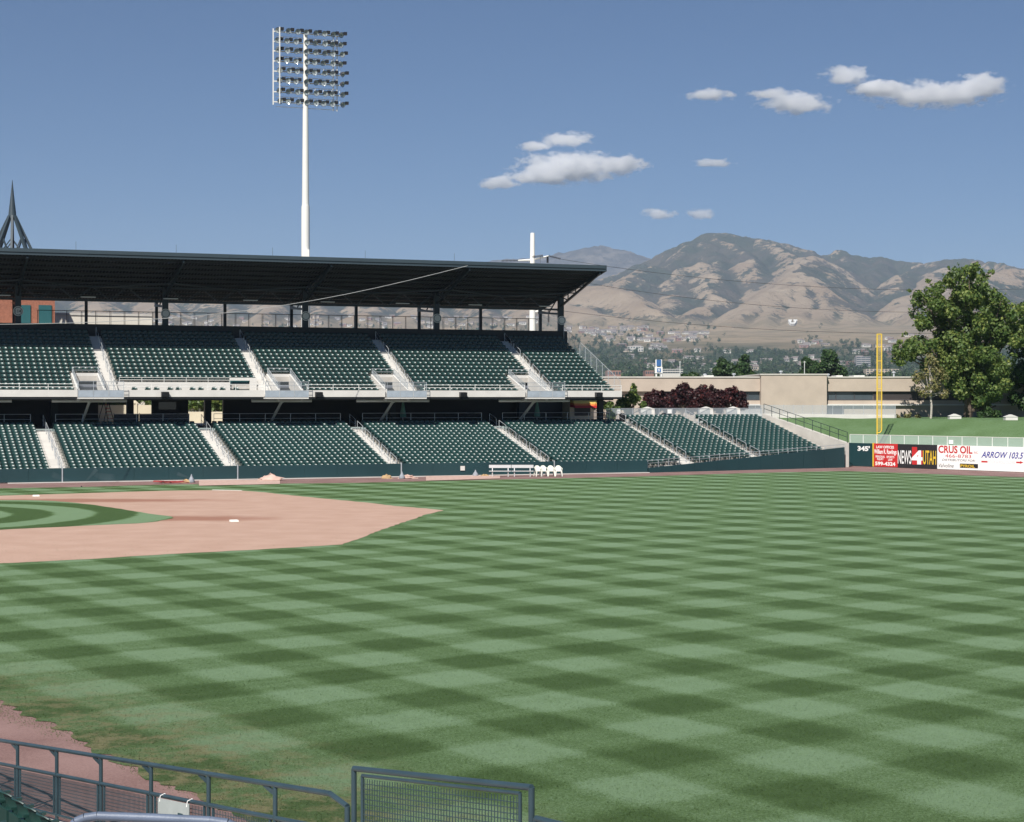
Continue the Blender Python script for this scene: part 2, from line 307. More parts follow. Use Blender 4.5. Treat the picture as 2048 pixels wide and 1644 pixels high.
def height(X, Y, want_bias=False):
    D = np.hypot(X, Y); wa = np.clip((D - 3500) / 2500, 0, 1)
    wx = X + wa * (110 * fbm(X / 700, Y / 700, 3) + 26 * pnoise(X / 130, Y / 130)); wy = Y + wa * (110 * fbm(X / 700 + 31, Y / 700 + 11, 3) + 26 * pnoise(X / 130 + 5, Y / 130))
    z0 = np.interp(D, BY, BZ) + np.clip((D - 2200) / 2000, 0, 1) * 16 * fbm(X / 900 + 3, Y / 900, 3) * np.clip((6500 - D) / 1500, 0, 1)
    best = np.full_like(X, -1e9); bias = np.zeros_like(X)
    for (pts, slope, bi), segs in zip(RID, RSEG):
        for (p, q) in segs:
            dx, dy = q[0] - p[0], q[1] - p[1]; t = np.clip(((wx - p[0]) * dx + (wy - p[1]) * dy) / (dx * dx + dy * dy), 0, 1)
            dd = np.hypot(wx - p[0] - t * dx, wy - p[1] - t * dy); hz = p[2] + t * (q[2] - p[2]) - slope * (np.sqrt(dd * dd + 900) - 30) * (1 - .00012 * np.minimum(dd, 2500.))
            m = hz > best; best = np.where(m, hz, best)
            if want_bias: bias = np.where(m, bi, bias)
    k = 25.; mm = np.clip((best - z0) / (2 * k) + .5, 0, 1); z = z0 * (1 - mm) + best * mm + k * mm * (1 - mm)
    rel = np.clip((z - z0) / 140, 0, 1) * np.clip((D - 4300) / 900, 0, 1)
    z = z + rel * (40 * (fbm(X / 420, Y / 420, 5, True) - .45) + 22 * (fbm(wx / 150, wy / 210, 4, True) - .45) + 7 * fbm(X / 60, Y / 60, 3))
    return (z, bias, rel) if want_bias else z
na, nd = 760, 330
ang = np.linspace(R(-24), R(24), na); dist = np.concatenate([np.geomspace(230, 4300, 80, endpoint=False), np.linspace(4300, 9300, 220, endpoint=False), np.linspace(9300, 14500, 30)])
AA, DD = np.meshgrid(ang, dist); TX = np.sin(AA) * DD; TY = np.cos(AA) * DD
TZ, TB, TR = height(TX, TY, True)
def blur(z, n):
    for ax in (0, 1):
        c = np.cumsum(np.pad(z, [(n + 1, n) if i == ax else (0, 0) for i in (0, 1)], 'edge'), axis=ax)
        z = (np.take(c, range(2 * n + 1, c.shape[ax]), ax) - np.take(c, range(0, c.shape[ax] - 2 * n - 1), ax)) / (2 * n + 1)
    return z
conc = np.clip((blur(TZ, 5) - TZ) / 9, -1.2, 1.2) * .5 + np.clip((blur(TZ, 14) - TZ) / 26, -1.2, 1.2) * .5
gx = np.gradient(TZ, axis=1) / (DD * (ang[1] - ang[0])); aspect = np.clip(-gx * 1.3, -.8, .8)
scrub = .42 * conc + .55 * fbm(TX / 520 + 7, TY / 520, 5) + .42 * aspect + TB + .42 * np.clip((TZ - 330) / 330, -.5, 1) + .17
idx = np.arange(nd * na).reshape(nd, na); fc = np.stack([idx[:-1, :-1], idx[:-1, 1:], idx[1:, 1:], idx[1:, :-1]], -1).reshape(-1, 4)
mt, g, b, pos = newmat('foothill_cover'); sa = g('Attribute', None, attribute_name='scrub').outputs['Fac']; ra = g('Attribute', None, attribute_name='rel').outputs['Fac']; fa = g('Attribute', None, attribute_name='farr').outputs['Fac']
nz = g.math('ADD', g.math('MULTIPLY', g.math('SUBTRACT', g.noise(pos, .009, 7., .70), .5), 2.0), g.math('MULTIPLY', g.math('SUBTRACT', g.noise(pos, .045, 4., .7), .5), 1.9))
f = g.sstep(g.math('ADD', sa, nz), -.15, .20)
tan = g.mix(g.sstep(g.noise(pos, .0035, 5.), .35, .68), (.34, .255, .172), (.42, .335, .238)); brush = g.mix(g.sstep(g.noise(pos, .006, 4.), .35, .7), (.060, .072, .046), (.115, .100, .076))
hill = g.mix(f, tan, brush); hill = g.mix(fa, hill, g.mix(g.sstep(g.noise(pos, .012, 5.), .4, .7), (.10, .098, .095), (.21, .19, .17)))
flat = g.mix(g.sstep(g.noise(pos, .004, 4.), .36, .54), (.27, .215, .135), (.075, .092, .050))
flat = g.mix(g.sstep(g.math('ADD', g.dot(pos, (0, 0, 1)), g.math('MULTIPLY', g.math('SUBTRACT', g.noise(pos, .004, 4.), .5), 90.)), 128., 160.), flat, g.mix(g.sstep(g.noise(pos, .01, 4.), .4, .65), (.40, .31, .205), (.27, .225, .14)))
g.l.new(g.mix(ra, flat, hill), b.inputs['Base Color']); b.inputs['Roughness'].default_value = .95; b.inputs['Specular IOR Level'].default_value = .1
bp = g('Bump', {'Height': g.noise(pos, .022, 7., .72), 'Strength': .9, 'Distance': 34.}); g.l.new(bp.outputs[0], b.inputs['Normal'])
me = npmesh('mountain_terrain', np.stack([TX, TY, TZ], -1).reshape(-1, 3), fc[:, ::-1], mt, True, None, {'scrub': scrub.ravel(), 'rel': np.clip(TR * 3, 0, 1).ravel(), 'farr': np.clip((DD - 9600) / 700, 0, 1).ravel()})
ter = bpy.data.objects.new('mountain_terrain', me); link(ter); struct(ter)
HS = np.concatenate([np.linspace(400, 4300, 160), np.linspace(4310, 9000, 260)])
def hit(u, v):                                       # first meeting of a photo ray with the terrain
    x = (u - U0) / F; z = height(x * HS, HS); rz = H - (v - V0) / F * HS; k = np.argmax(z > rz)
    return None if not (z > rz).any() else Vector((x * HS[k], HS[k], z[k]))
# the wide ground below everything and the paved level round the stadium
g_ = MB().box(-1500, 1500, -900, 260, -.9, -.5); struct(g_.build('ground', M['paving'], origin=(0, 0, 0)))
# ------------------------------------------------------------------ playing field
def sheet(name, poly, z, m): 
    mb = MB(); mb.add([(p[0], p[1], z) for p in poly], [tuple(range(len(poly)))]); return struct(mb.build(name, m, origin=(0, 0, 0)))
def smooth_poly(pts, n=6):                           # Catmull-Rom through photo points, closed
    out = []; k = len(pts); P = [Vector(p) for p in pts]
    for i in range(k):
        p0, p1, p2, p3 = P[i - 1], P[i], P[(i + 1) % k], P[(i + 2) % k]
        for j in range(n):
            t = j / n; out.append(.5 * ((2 * p1) + (p2 - p0) * t + (2 * p0 - 5 * p1 + 4 * p2 - p3) * t * t + (3 * p1 - p0 - 3 * p2 + p3) * t ** 3))
    return out
def rag(poly, amp=.10, step=.5, seed=1):             # ragged turf edge
    r = random.Random(seed); out = []
    for i, p in enumerate(poly):
        q = poly[(i + 1) % len(poly)]; d = (q - p); n = max(1, min(160, int(d.length / step))); nn = Vector((-d.y, d.x, 0)).normalized() if d.length > 1e-6 else Vector()
        out += [p + d * (j / n) + nn * r.uniform(-amp, amp) for j in range(n)]
    return out
gb = MB().add([(-160, -20, -.012), (160, -20, -.012), (160, 175, -.012), (-160, 175, -.012)], [(0, 1, 2, 3)]); struct(gb.build('field_soil', M['track'], origin=(0, 0, 0)))
WA = [Vector((-70, 113.8, 0)), Vector((-34.05, 127.3, 0)), Vector((11.2, 144.2, 0)), Vector((30.4, 158.0, 0))]      # foot of the right field line wall
DW = Vector((.6466, -.7629, 0)); NW = Vector((.7629, .6466, 0)); OW = Vector((31.1, 158.6, 0))                      # outfield wall: start, direction, away from field
track_far = [gp(u, v) for u, v in ((0, 976.5), (160, 974), (330, 969), (520, 967.5), (700, 966), (880, 961.5), (1100, 957), (1290, 952.5), (1500, 946), (1690, 942), (1800, 945.5), (1920, 950), (2048, 954.5), (2300, 966))]
near_edge = [gp(u, v) for u, v in ((-150, 1350), (0, 1405), (70, 1437), (130, 1463), (190, 1500), (250, 1530), (330, 1568), (430, 1610), (520, 1650), (640, 1720))]
field = rag([Vector((-120, 100, 0)), Vector((-60, 112, 0))] + track_far + [Vector((70, 90, 0)), Vector((70, 5, 0)), Vector((8, 5, 0))] + near_edge[::-1] + [Vector((-70, 60, 0)), Vector((-120, 70, 0))], .15, .22, 3)
sheet('outfield_grass', field, -.0, M['grass'])
dirt = [gp(u, v) for u, v in ((-300, 1141), (-150, 1134), (0, 1127), (180, 1118), (360, 1107), (540, 1098), (640, 1092), (683, 1089), (704, 1083), (745, 1066), (800, 1047), (850, 1030), (888, 1020.5), (850, 1017), (790, 1012), (720, 1004), (650, 997.5), (590, 991.5), (530, 985), (480, 981), (420, 980.5), (330, 981.5), (230, 984.5), (120, 988), (0, 991.5), (-200, 997))]
sheet('infield_dirt', rag(dirt, .07, .5, 5), .006, M['dirt'])
ing = smooth_poly([gp(u, v) for u, v in ((-260, 1008), (-100, 1003), (0, 1000.5), (90, 1001.5), (170, 1008), (240, 1018), (300, 1028), (347, 1034.5), (330, 1040), (290, 1046), (210, 1050), (100, 1055), (0, 1060), (-140, 1070), (-260, 1060))], 4)
sheet('infield_grass', rag(ing, .06, .5, 6), .012, M['grass_ring'])
# grass berm behind the outfield wall, level ground behind it
def BP(s, d, z): p = OW + DW * s + NW * d; return (p.x, p.y, z)
mb = MB(); ns, nq = 90, 14
for i in range(ns + 1):
    s = -24 + 94 * i / ns
    for j in range(nq + 1):
        d = .25 + 9.6 * j / nq; zz = 1.55 + 2.72 * min(1., (d / 9.3)) ** .94 if j < nq else 4.27
        mb.V.append(BP(s, d, zz + .05 * math.sin(s * .7 + d)))
for i in range(ns):
    for j in range(nq): mb.F.append((i * (nq + 1) + j, (i + 1) * (nq + 1) + j, (i + 1) * (nq + 1) + j + 1, i * (nq + 1) + j + 1)); mb.M.append(0)
struct(mb.build('grass_berm', M['grass_berm'], smooth=True, origin=(0, 0, 0)))
mb = MB().add([BP(-24, 9.8, 4.22), BP(70, 9.8, 4.22), BP(120, 140, 4.22), BP(-24, 90, 4.22)], [(0, 1, 2, 3)]); struct(mb.build('berm_plateau', M['grass_berm'], origin=(0, 0, 0)))
mb = MB().add([W(-140, 145.75, 3.72), W(82, 145.75, 3.72), W(130, 330, 3.72), W(-260, 330, 3.72)], [(0, 1, 2, 3)]); struct(mb.build('plaza_paving', M['paving'], origin=(0, 0, 0)))
# ------------------------------------------------------------------ seats
def seat_mb():
    mb = MB(); nx, nz = 8, 6; zz = [.55, .585, .65, .71, .755, .785, .80]; yo = [.285, .272, .280, .296, .318, .345, .378]
    fr = []; bk = []
    for j in range(nz + 1):
        for i in range(nx + 1):
            x = -.205 + .41 * i / nx; e = abs(x) / .205; y = yo[j] + .03 - .078 * e ** 2 ; z = zz[j] - (.035 * e ** 4 if j > 3 else 0) + (.02 * e ** 4 if j == 0 else 0)
            fr.append((x, y, z)); bk.append((x, y + (.028 if j < nz else .01), z - (.012 if j == nz else 0)))
    n = len(fr); w = nx + 1; fs = []
    for j in range(nz):
        for i in range(nx):
            q = (j * w + i, j * w + i + 1, (j + 1) * w + i + 1, (j + 1) * w + i); fs.append(q); fs.append(tuple(n + k for k in q[::-1]))
    for i in range(nx): fs.append((i + 1, i, n + i, n + i + 1)); t = nz * w; fs.append((t + i, t + i + 1, n + t + i + 1, n + t + i))
    for j in range(nz): fs.append((j * w, (j + 1) * w, n + (j + 1) * w, n + j * w)); r = j * w + nx; fs.append((r + w, r, n + r, n + r + w))
    mb.add(fr + bk, fs)
    mb.box(-.20, .20, .37, .40, .38, .58)                        # plate added under the overhang to leave a dark band below the back
    mb.hexa([(-.20, -.02, .385), (.20, -.02, .385), (.20, .37, .37), (-.20, .37, .37), (-.20, -.03, .43), (.20, -.03, .43), (.20, .37, .40), (-.20, .37, .40)])   # seat pan
    for sx in (-1, 1):
        mb.box(sx * .235 - .014, sx * .235 + .014, .05, .36, .59, .625); mb.box(sx * .235 - .014, sx * .235 + .014, .27, .33, .12, .60); mb.box(sx * .235 - .014, sx * .235 + .014, .27, .42, .04, .12)
    return mb
SEAT = seat_mb(); SEATME = SEAT.mesh('seat', smooth=True); SEATME.materials.append(M['seat'])
SV = np.array(SEAT.V); 
def seat_objs(root, spots, limit=300):
    off = WL[root.name]; spots = sorted(spots, key=lambda p: Yab(p[0], p[1]))
    for a, b, z in spots[:limit]:
        o = bpy.data.objects.new('seat', SEATME); link(o); o.parent = root; o.location = W(a, b, z) - off; o.rotation_euler = (0, 0, TH)
    rest = spots[limit:]
    if rest:
        vs = []; fs = []
        for a, b, z in rest:
            n = len(vs); p = W(a, b, z); vs += [(p.x + v[0] * CC - v[1] * SS, p.y + v[0] * SS + v[1] * CC, p.z + v[2]) for v in SEAT.V]; fs += [tuple(i + n for i in f) for f in SEAT.F]
        mb = MB(); mb.add(vs, fs); ob = mb.build('further_seats', M['seat'], root, True); stuff(ob)
TR_, PITCH = .84, .487
def bwall(a): return 131.1 if a < 61.2 else 131.1 + (a - 61.2) / 21.1 * 3.4
LB = lambda i: 131.45 + TR_ * i
LZ = lambda i: .31 + .2 * i
def step_strip(mb, a0, a1, b0, b1, z0, z1, clip=True):
    n = max(1, int((a1 - a0) / 1.5)) if clip and a1 > 61.2 else 1
    for k in range(n):
        p, q = a0 + (a1 - a0) * k / n, a0 + (a1 - a0) * (k + 1) / n
        c, d = max(b0, bwall(p) + .12), max(b0, bwall(q) + .12)
        if c >= b1 - .05 or d >= b1 - .05: continue
        mb.hexa([W(p, c, z0), W(q, d, z0), W(q, b1, z0), W(p, b1, z0), W(p, c, z1), W(q, d, z1), W(q, b1, z1), W(p, b1, z1)])
def aisle_rails(root, a, rows, B, Z, rise, mat_, span=2.15, every=3, start=0):
    i = start
    while i + span < rows:
        mb = MB(); b0 = B(i) + .3; b1 = b0 + span * TR_; z0 = Z(i); z1 = z0 + span * rise
        lo = W(a, b0, z0 + .92); hi = W(a, b1, z1 + .92)
        mb.path([W(a, b0, z0 - .1), W(a, b0, z0 + .80), lo + (hi - lo) * .05, hi, W(a, b1, z1 - .1)], .024, 6)
        mb.tube(W(a, b0, z0 + .45), W(a, b1, z1 + .45), .018, 5); mb.build('handrail', mat_, root, True); i += every
LSEC = [(2.2, 12.8, 17, 'leftmost lower block of green stadium seats, cut off by the left edge'), (14.0, 25.9, 17, 'lower block of green stadium seats behind the sprinkler spray'),
        (27.1, 39.0, 17, 'lower block of green stadium seats behind the pink tarp heap at the wall'), (40.2, 52.1, 17, 'lower block of green stadium seats left of the aisle that ends at the bench'),
        (53.3, 65.2, 17, 'lower block of green stadium seats above the four white plastic chairs'), (66.4, 72.4, 19, 'narrow open block of green seats below the single pale gabled pillar'),
        (73.6, 80.6, 19, 'rightmost open block of green seats beside the sloping concrete end wall')]
for a0, a1, nr, lab in LSEC:
    root = thing('seating_section', lab, 'seating', W((a0 + a1) / 2, 138, 0), 'lower seating blocks')
    fl = MB(); spots = []; ns = int((a1 - a0) / PITCH); m0 = (a1 - a0 - ns * PITCH) / 2
    for i in range(nr):
        step_strip(fl, a0, a1, LB(i), LB(i) + TR_ + .001, -.4 + .15 * i, LZ(i))
        for k in range(ns):
            a = a0 + m0 + PITCH * (k + .5); b = LB(i) + .40
            if b - .30 > bwall(a) + .12 and b - .30 > bwall(a + .3) + .12: spots.append((a, b, LZ(i)))
    fl.build('stepped_floor', M['step'], root); seat_objs(root, spots)
LAIS = [(12.8, 14.0, 17, 'leftmost lower aisle stairs with steel handrails'), (25.9, 27.1, 17, 'second lower aisle stairs from the left with steel handrails'), (39.0, 40.2, 17, 'third lower aisle stairs from the left, ending at a wall gate'),
        (52.1, 53.3, 17, 'lower aisle stairs coming down just behind the white bench'), (65.2, 66.4, 19, 'lower aisle stairs at the right end of the roofed stand'), (72.4, 73.6, 19, 'rightmost aisle stairs between the two narrow open seat blocks')]
for a0, a1, nr, lab in LAIS:
    root = thing('aisle_stairs', lab, 'stairs', W((a0 + a1) / 2, 138, 0), 'lower aisles'); mb = MB()
    for i in range(nr):
        step_strip(mb, a0, a1, LB(i), LB(i) + TR_ + .001, -.4 + .15 * i, LZ(i)); step_strip(mb, a0 + .004, a1 - .004, LB(i) + .45, LB(i) + TR_ + .002, LZ(i) - .02, LZ(i) + .1)
    mb.build('steps', M['concrete_white'], root); aisle_rails(root, (a0 + a1) / 2 + .1, nr + 2, LB, LZ, .2, M['galv'], start=1 if a0 < 60 else 2)
# ------------------------------------------------------------------ wall along the right field line
def wall_run(pts, tops, thick, mb):
    for (p, q), (s, t) in zip(zip(pts[:-1], pts[1:]), zip(tops[:-1], tops[1:])):
        n = Vector((-(q - p).y, (q - p).x, 0)).normalized() * thick
        mb.hexa([Vector((p.x, p.y, -.3)), Vector((q.x, q.y, -.3)), Vector((q.x, q.y, -.3)) + n, Vector((p.x, p.y, -.3)) + n, Vector((p.x, p.y, s)), Vector((q.x, q.y, t)), Vector((q.x, q.y, t)) + n, Vector((p.x, p.y, s)) + n])
root = thing('field_wall', 'low dark green padded wall along the foot of the seats', 'wall', W(40, 131, 0))
cuts = [-8] + [.5 * (x[0] + x[1]) for x in LAIS[:4]] + [61.2]
for k, (p, q) in enumerate(zip(cuts[:-1], cuts[1:])):
    n = max(1, round((q - p) / 2.44))
    for j in range(n):
        s, t = p + .06 + (q - p - .12) * j / n, p + .06 + (q - p - .12) * (j + 1) / n; mb = MB(); mb.sbox(s + .006, t - .006, 131.0 + rnd.uniform(-.006, .006), 131.12, .06, 1.05 + rnd.uniform(-.004, .004)); mb.build('wall_panel', M['wall_green'], root)
    mb = MB(); mb.sbox(p + .05, q - .05, 131.12, 131.42, -.3, 1.02); mb.build('wall_backing', M['concrete'], root)
for c in cuts[1:-1]:
    mb = MB(); mb.sbox(c - .04, c + .04, 130.96, 131.3, 0, 1.12); mb.build('gate_post', M['galv'], root)
mb = MB(); mb.sbox(9.5, 61.2, 130.72, 130.98, -.02, .035); mb.build('kerb', M['concrete_white'], root)
mb = MB(); n = 9; P0, P1 = W(61.25, 131.1, 0), W(82.3, 134.5, 0)
root2 = thing('sloping_field_wall', 'dark green field wall that rises towards the foul pole', 'wall', (P0 + P1) / 2)
for j in range(n):
    p, q = P0.lerp(P1, j / n), P0.lerp(P1, (j + 1) / n); mb = MB(); wall_run([p.lerp(q, .004), p.lerp(q, .996)], [.37 + 1.45 * j / n, .37 + 1.45 * (j + 1) / n], .2, mb); mb.build('wall_panel', M['wall_green'], root2)
mb = MB(); n = 20; pr = []
for j in range(n + 1):
    p = P0.lerp(P1, j / n) + Vector((-.1 * SS, .1 * CC, 0)); z0 = .37 + 1.45 * j / n; pr.append(p + Vector((0, 0, z0 + .62 - .35 * j / n)))
    mb.tube(p + Vector((0, 0, z0)), pr[-1], .022, 5)
mb.path(pr, .022, 5); mb.path([p - Vector((0, 0, .22)) for p in pr], .016, 5); mb.build('wall_rail', M['galv'], root2)
# ------------------------------------------------------------------ upper deck
UB = lambda i: 143.75 + TR_ * i
UZ = lambda i: 6.39 + .347 * i
FA0, FA1 = 0., 64.3
VOM = [(16.05, 17.95, 15.85, 19.5), (32.65, 34.45, 31.2, 34.95), (42.1, 43.9, 41.85, 45.45), (55.1, 56.9, 54.85, 58.45)]        # opening a-range, balcony a-range
def rowcut(i):
    c = [(v[0] - .22, v[1] + .22) for v in VOM] if i < 5 else []
    if i < 3: c.append((19.4, 31.27))
    return c
def minus(a0, a1, cut):
    out = [(a0, a1)]
    for c0, c1 in cut: out = [x for s, t in out for x in ((s, min(t, c0)), (max(s, c1), t)) if x[1] - x[0] > .05]
    return out
USEC = [(5.4, 18.3, 'leftmost upper deck block of green stadium seats, cut off by the left edge'), (19.4, 31.27, 'upper deck block of green seats behind the white accessible platform'), (32.35, 44.2, 'upper deck block of green seats in the middle between two stair entrances'),
        (45.3, 57.2, 'wide upper deck block of green seats second from the right end'), (58.3, 64.1, 'narrow upper deck block of green seats at the right end of the roofed stand')]
for a0, a1, lab in USEC:
    root = thing('seating_section', lab, 'seating', W((a0 + a1) / 2, 150, 6), 'upper deck seating blocks'); fl = MB(); spots = []; PU = .515; ns = int((a1 - a0) / PU); m0 = (a1 - a0 - ns * PU) / 2
    for i in range(16):
        ok = minus(a0, a1, rowcut(i))
        for s, t in ok: fl.sbox(s, t, UB(i), UB(i) + TR_ + .001, max(UZ(i) - .42, 6.35), UZ(i))
        for k in range(ns):
            a = a0 + m0 + PU * (k + .5)
            if any(s - .01 <= a - .25 and a + .25 <= t + .01 for s, t in ok): spots.append((a, UB(i) + .40, UZ(i)))
    fl.build('stepped_floor', M['step'], root); seat_objs(root, spots)
UAIS = [(18.3, 19.4), (31.27, 32.35), (44.2, 45.3), (57.2, 58.3)]
for k, (a0, a1) in enumerate(UAIS):
    root = thing('aisle_stairs', ['leftmost', 'second from the left', 'third from the left', 'rightmost'][k] + ' stairs of the upper deck with pale concrete steps', 'stairs', W((a0 + a1) / 2, 150, 6), 'upper deck aisles'); mb = MB()
    for i in range(16):
        mb.sbox(a0, a1, UB(i), UB(i) + TR_ + .001, max(UZ(i) - .42, 6.35), UZ(i)); mb.sbox(a0 + .004, a1 - .004, UB(i) + .45, UB(i) + TR_ + .002, UZ(i) - .02, UZ(i) + .173)
    mb.build('steps', M['concrete_white'], root); aisle_rails(root, (a0 + a1) / 2 + .12, 18, UB, UZ, .347, M['galv'], start=1)
see, g, b, pos = newmat('wire_mesh_screen'); b.inputs['Base Color'].default_value = (.42, .48, .52, 1); b.inputs['Roughness'].default_value = .5
g.l.new(g('MixShader', {0: .42, 1: g('BsdfTransparent').outputs[0], 2: b.outputs[0]}).outputs[0], g.n['Material Output'].inputs[0]); M['see'] = see
see3, g, b, pos = newmat('fine_mesh_screen'); b.inputs['Base Color'].default_value = (.42, .48, .52, 1)
g.l.new(g('MixShader', {0: .13, 1: g('BsdfTransparent').outputs[0], 2: b.outputs[0]}).outputs[0], g.n['Material Output'].inputs[0]); M['see_thin'] = see3
see2, g, b, pos = newmat('pale_mesh_screen'); b.inputs['Base Color'].default_value = (.62, .74, .72, 1); b.inputs['Roughness'].default_value = .6
g.l.new(g('MixShader', {0: .36, 1: g('BsdfTransparent').outputs[0], 2: b.outputs[0]}).outputs[0], g.n['Material Output'].inputs[0]); M['see_pale'] = see2
dk = thing('upper_deck', 'pale concrete edge of the upper deck with steel rail and dark beam below', 'stand', W(32, 145, 3.72))
for s, t in minus(FA0, FA1, [(v[2] + .02, v[3] - .02) for v in VOM]): mb = MB(); mb.sbox(s, t, 143.3, 143.745, 6.35, 6.92); mb.build('fascia', M['concrete_white'], dk)
mb = MB(); mb.sbox(FA0, FA1, 143.36, 147.2, 6.16, 6.345); mb.build('edge_beam', M['dark_steel'], dk)
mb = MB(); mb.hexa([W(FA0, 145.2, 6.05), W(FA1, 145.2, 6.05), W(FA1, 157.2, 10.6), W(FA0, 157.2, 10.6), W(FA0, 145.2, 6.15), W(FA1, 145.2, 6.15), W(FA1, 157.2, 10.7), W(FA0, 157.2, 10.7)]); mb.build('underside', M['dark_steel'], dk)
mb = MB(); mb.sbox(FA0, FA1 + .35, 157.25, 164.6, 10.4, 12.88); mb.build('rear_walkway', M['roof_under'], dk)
for s, t in minus(FA0, FA1, [(v[2], v[3]) for v in VOM]):
    mb = MB(); n = max(1, round((t - s) / 2.2))
    for z in (7.40, 7.16): mb.tube(W(s, 143.4, z), W(t, 143.4, z), .022, 5)
    for j in range(n + 1): a = s + .03 + (t - s - .06) * j / n; mb.tube(W(a, 143.4, 6.9), W(a, 143.4, 7.41), .025, 5)
    mb.build('edge_rail', M['white_paint'], dk)
for k, (v0, v1, p0, p1) in enumerate(VOM):
    r = thing('stair_entrance', ['leftmost', 'second from the left', 'third from the left', 'rightmost'][k] + ' concrete stair opening and mesh balcony in the upper deck', 'entrance', W((v0 + v1) / 2, 145, 6.1), 'upper deck entrances')
    for s, t in ((v0 - .215, v0), (v1, v1 + .215)):
        mb = MB(); mb.hexa([W(s, 143.5, 6.0), W(t, 143.5, 6.0), W(t, 147.96, 6.0), W(s, 147.96, 6.0), W(s, 143.5, 6.98), W(t, 143.5, 6.98), W(t, 147.96, 8.36), W(s, 147.96, 8.36)]); mb.build('side_wall', M['concrete_white'], r)
        mb = MB(); c = (s + t) / 2
        for q in (0, .5, 1.): bb = 143.7 + 4.2 * q; zb = 7.0 + 1.33 * q; mb.tube(W(c, bb, zb), W(c, bb, zb + .55), .022, 5)
        mb.tube(W(c, 143.7, 7.55), W(c, 147.9, 8.88), .024, 5); mb.tube(W(c, 143.7, 7.28), W(c, 147.9, 8.61), .018, 5); mb.build('side_rail', M['galv'], r)
        mb = MB(); mb.quad(W(c, 143.7, 7.0), W(c, 147.9, 8.33), W(c, 147.9, 8.86), W(c, 143.7, 7.53)); mb.build('rail_mesh', M['see'], r)
    mb = MB(); mb.sbox(v0, v1, 147.96, 148.16, 7.84, 8.36); mb.build('header', M['concrete_white'], r)
    mb = MB(); mb.tube(W(v0, 148.0, 8.86), W(v1, 148.0, 8.86), .022, 5); mb.tube(W(v0, 148.0, 8.6), W(v1, 148.0, 8.6), .018, 5); mb.build('head_rail', M['galv'], r)
    mb = MB(); mb.sbox(v0, v1, 143.5, 149.2, 6.0, 6.12); mb.build('landing', M['step'], r)
    mb = MB(); mb.sbox(v0, v1, 149.2, 149.3, 6.0, 8.4); mb.build('inner_wall', M['dark_steel'], r)
    mb = MB(); mb.sbox(v0, v1, 147.9, 148.0, 6.12, 7.40); mb.build('gate_panel', mat('gate_grey' + str(k), (.13, .14, .17), .6), r)
    mb = MB(); mb.sbox(p0, p1, 142.7, 143.5, 6.18, 6.30); mb.build('balcony_slab', M['concrete_white'], r)
    for j in range(3):
        s, t = p0 + (p1 - p0) * j / 3 + .03, p0 + (p1 - p0) * (j + 1) / 3 - .03; mb = MB(); mb.sbox(s, t, 142.70, 142.72, 6.33, 6.86); mb.build('balcony_panel', mat('balcony_grey%d%d' % (k, j), (.40, .45, .50), .35, .1, 2, metal=.2), r)
        mb = MB(); mb.quad(W(s, 142.71, 6.9), W(t, 142.71, 6.9), W(t, 142.71, 7.6), W(s, 142.71, 7.6)); mb.build('balcony_mesh', M['see_thin'], r)
    mb = MB()
    for j in range(4): a = p0 + .01 + (p1 - p0 - .02) * j / 3; mb.tube(W(a, 142.71, 6.2), W(a, 142.71, 7.63), .022, 5)
    for z in (7.62, 7.3, 6.88): mb.tube(W(p0, 142.71, z), W(p1, 142.71, z), .02, 5)
    for a in (p0 + .01, p1 - .01): mb.tube(W(a, 142.71, 7.62), W(a, 143.5, 7.62), .02, 5)
    mb.build('balcony_rail', M['galv'], r)
# accessible platform in the second block
r = thing('accessible_platform', 'white walled seating platform with a row of chairs at the upper deck edge', 'platform', W(25, 145, 6.2))
mb = MB(); mb.sbox(19.5, 31.2, 143.75, 146.3, 6.2, 6.42); mb.build('floor', M['concrete'], r)
mb = MB(); mb.sbox(19.5, 28.9, 146.06, 146.27, 6.42, 7.60); mb.sbox(28.9, 31.2, 146.06, 146.27, 7.75, 8.0); mb.sbox(30.6, 31.2, 146.06, 146.27, 6.42, 7.75); mb.build('rear_wall', M['concrete_white'], r)
mb = MB(); mb.sbox(28.9, 30.6, 146.5, 146.6, 6.42, 7.75); mb.build('doorway', M['door_teal'], r)
mb = MB(); n = 5
for z in (7.98, 7.78): mb.tube(W(19.6, 146.2, z), W(28.9, 146.2, z), .02, 5)
for j in range(n + 1): a = 19.6 + 9.3 * j / n; mb.tube(W(a, 146.2, 7.6), W(a, 146.2, 8.0), .02, 5)
mb.build('platform_rail', M['white_paint'], r)
for u in (269.6, 296.4, 313.8, 341.2, 357.8, 385.9, 402.5, 429.3, 446, 472.8):
    o = bpy.data.objects.new('platform_chair', SEATME); link(o); a = a_of(u, 145.2); o.location = W(a, 145.1, 6.42); o.rotation_euler = (0, 0, TH); tag(o, 'green chair standing in the row in front of the white platform wall', 'chair', 'chairs on the accessible platform')
# end screen of the deck
r = thing('end_screen', 'sloping wire mesh screen at the right end of the upper deck', 'fence', W(64.2, 143.6, 6.9)); n = 10; mb = MB(); tp = []
for j in range(n + 1):
    q = j / n; bb = 143.5 + 13.6 * q; zb = 6.5 + 5.45 * q; tp.append(W(64.22, bb, zb + 1.35)); mb.tube(W(64.22, bb, zb - .1), tp[-1], .022, 5)
mb.path(tp, .024, 5); mb.build('frame', M['galv'], r)
for j in range(n):
    p, q = tp[j], tp[j + 1]; d = Vector((0, 0, 1.35)); mb = MB(); mb.quad(p - d, q - d, q, p); mb.build('mesh_panel', M['see_thin'], r)
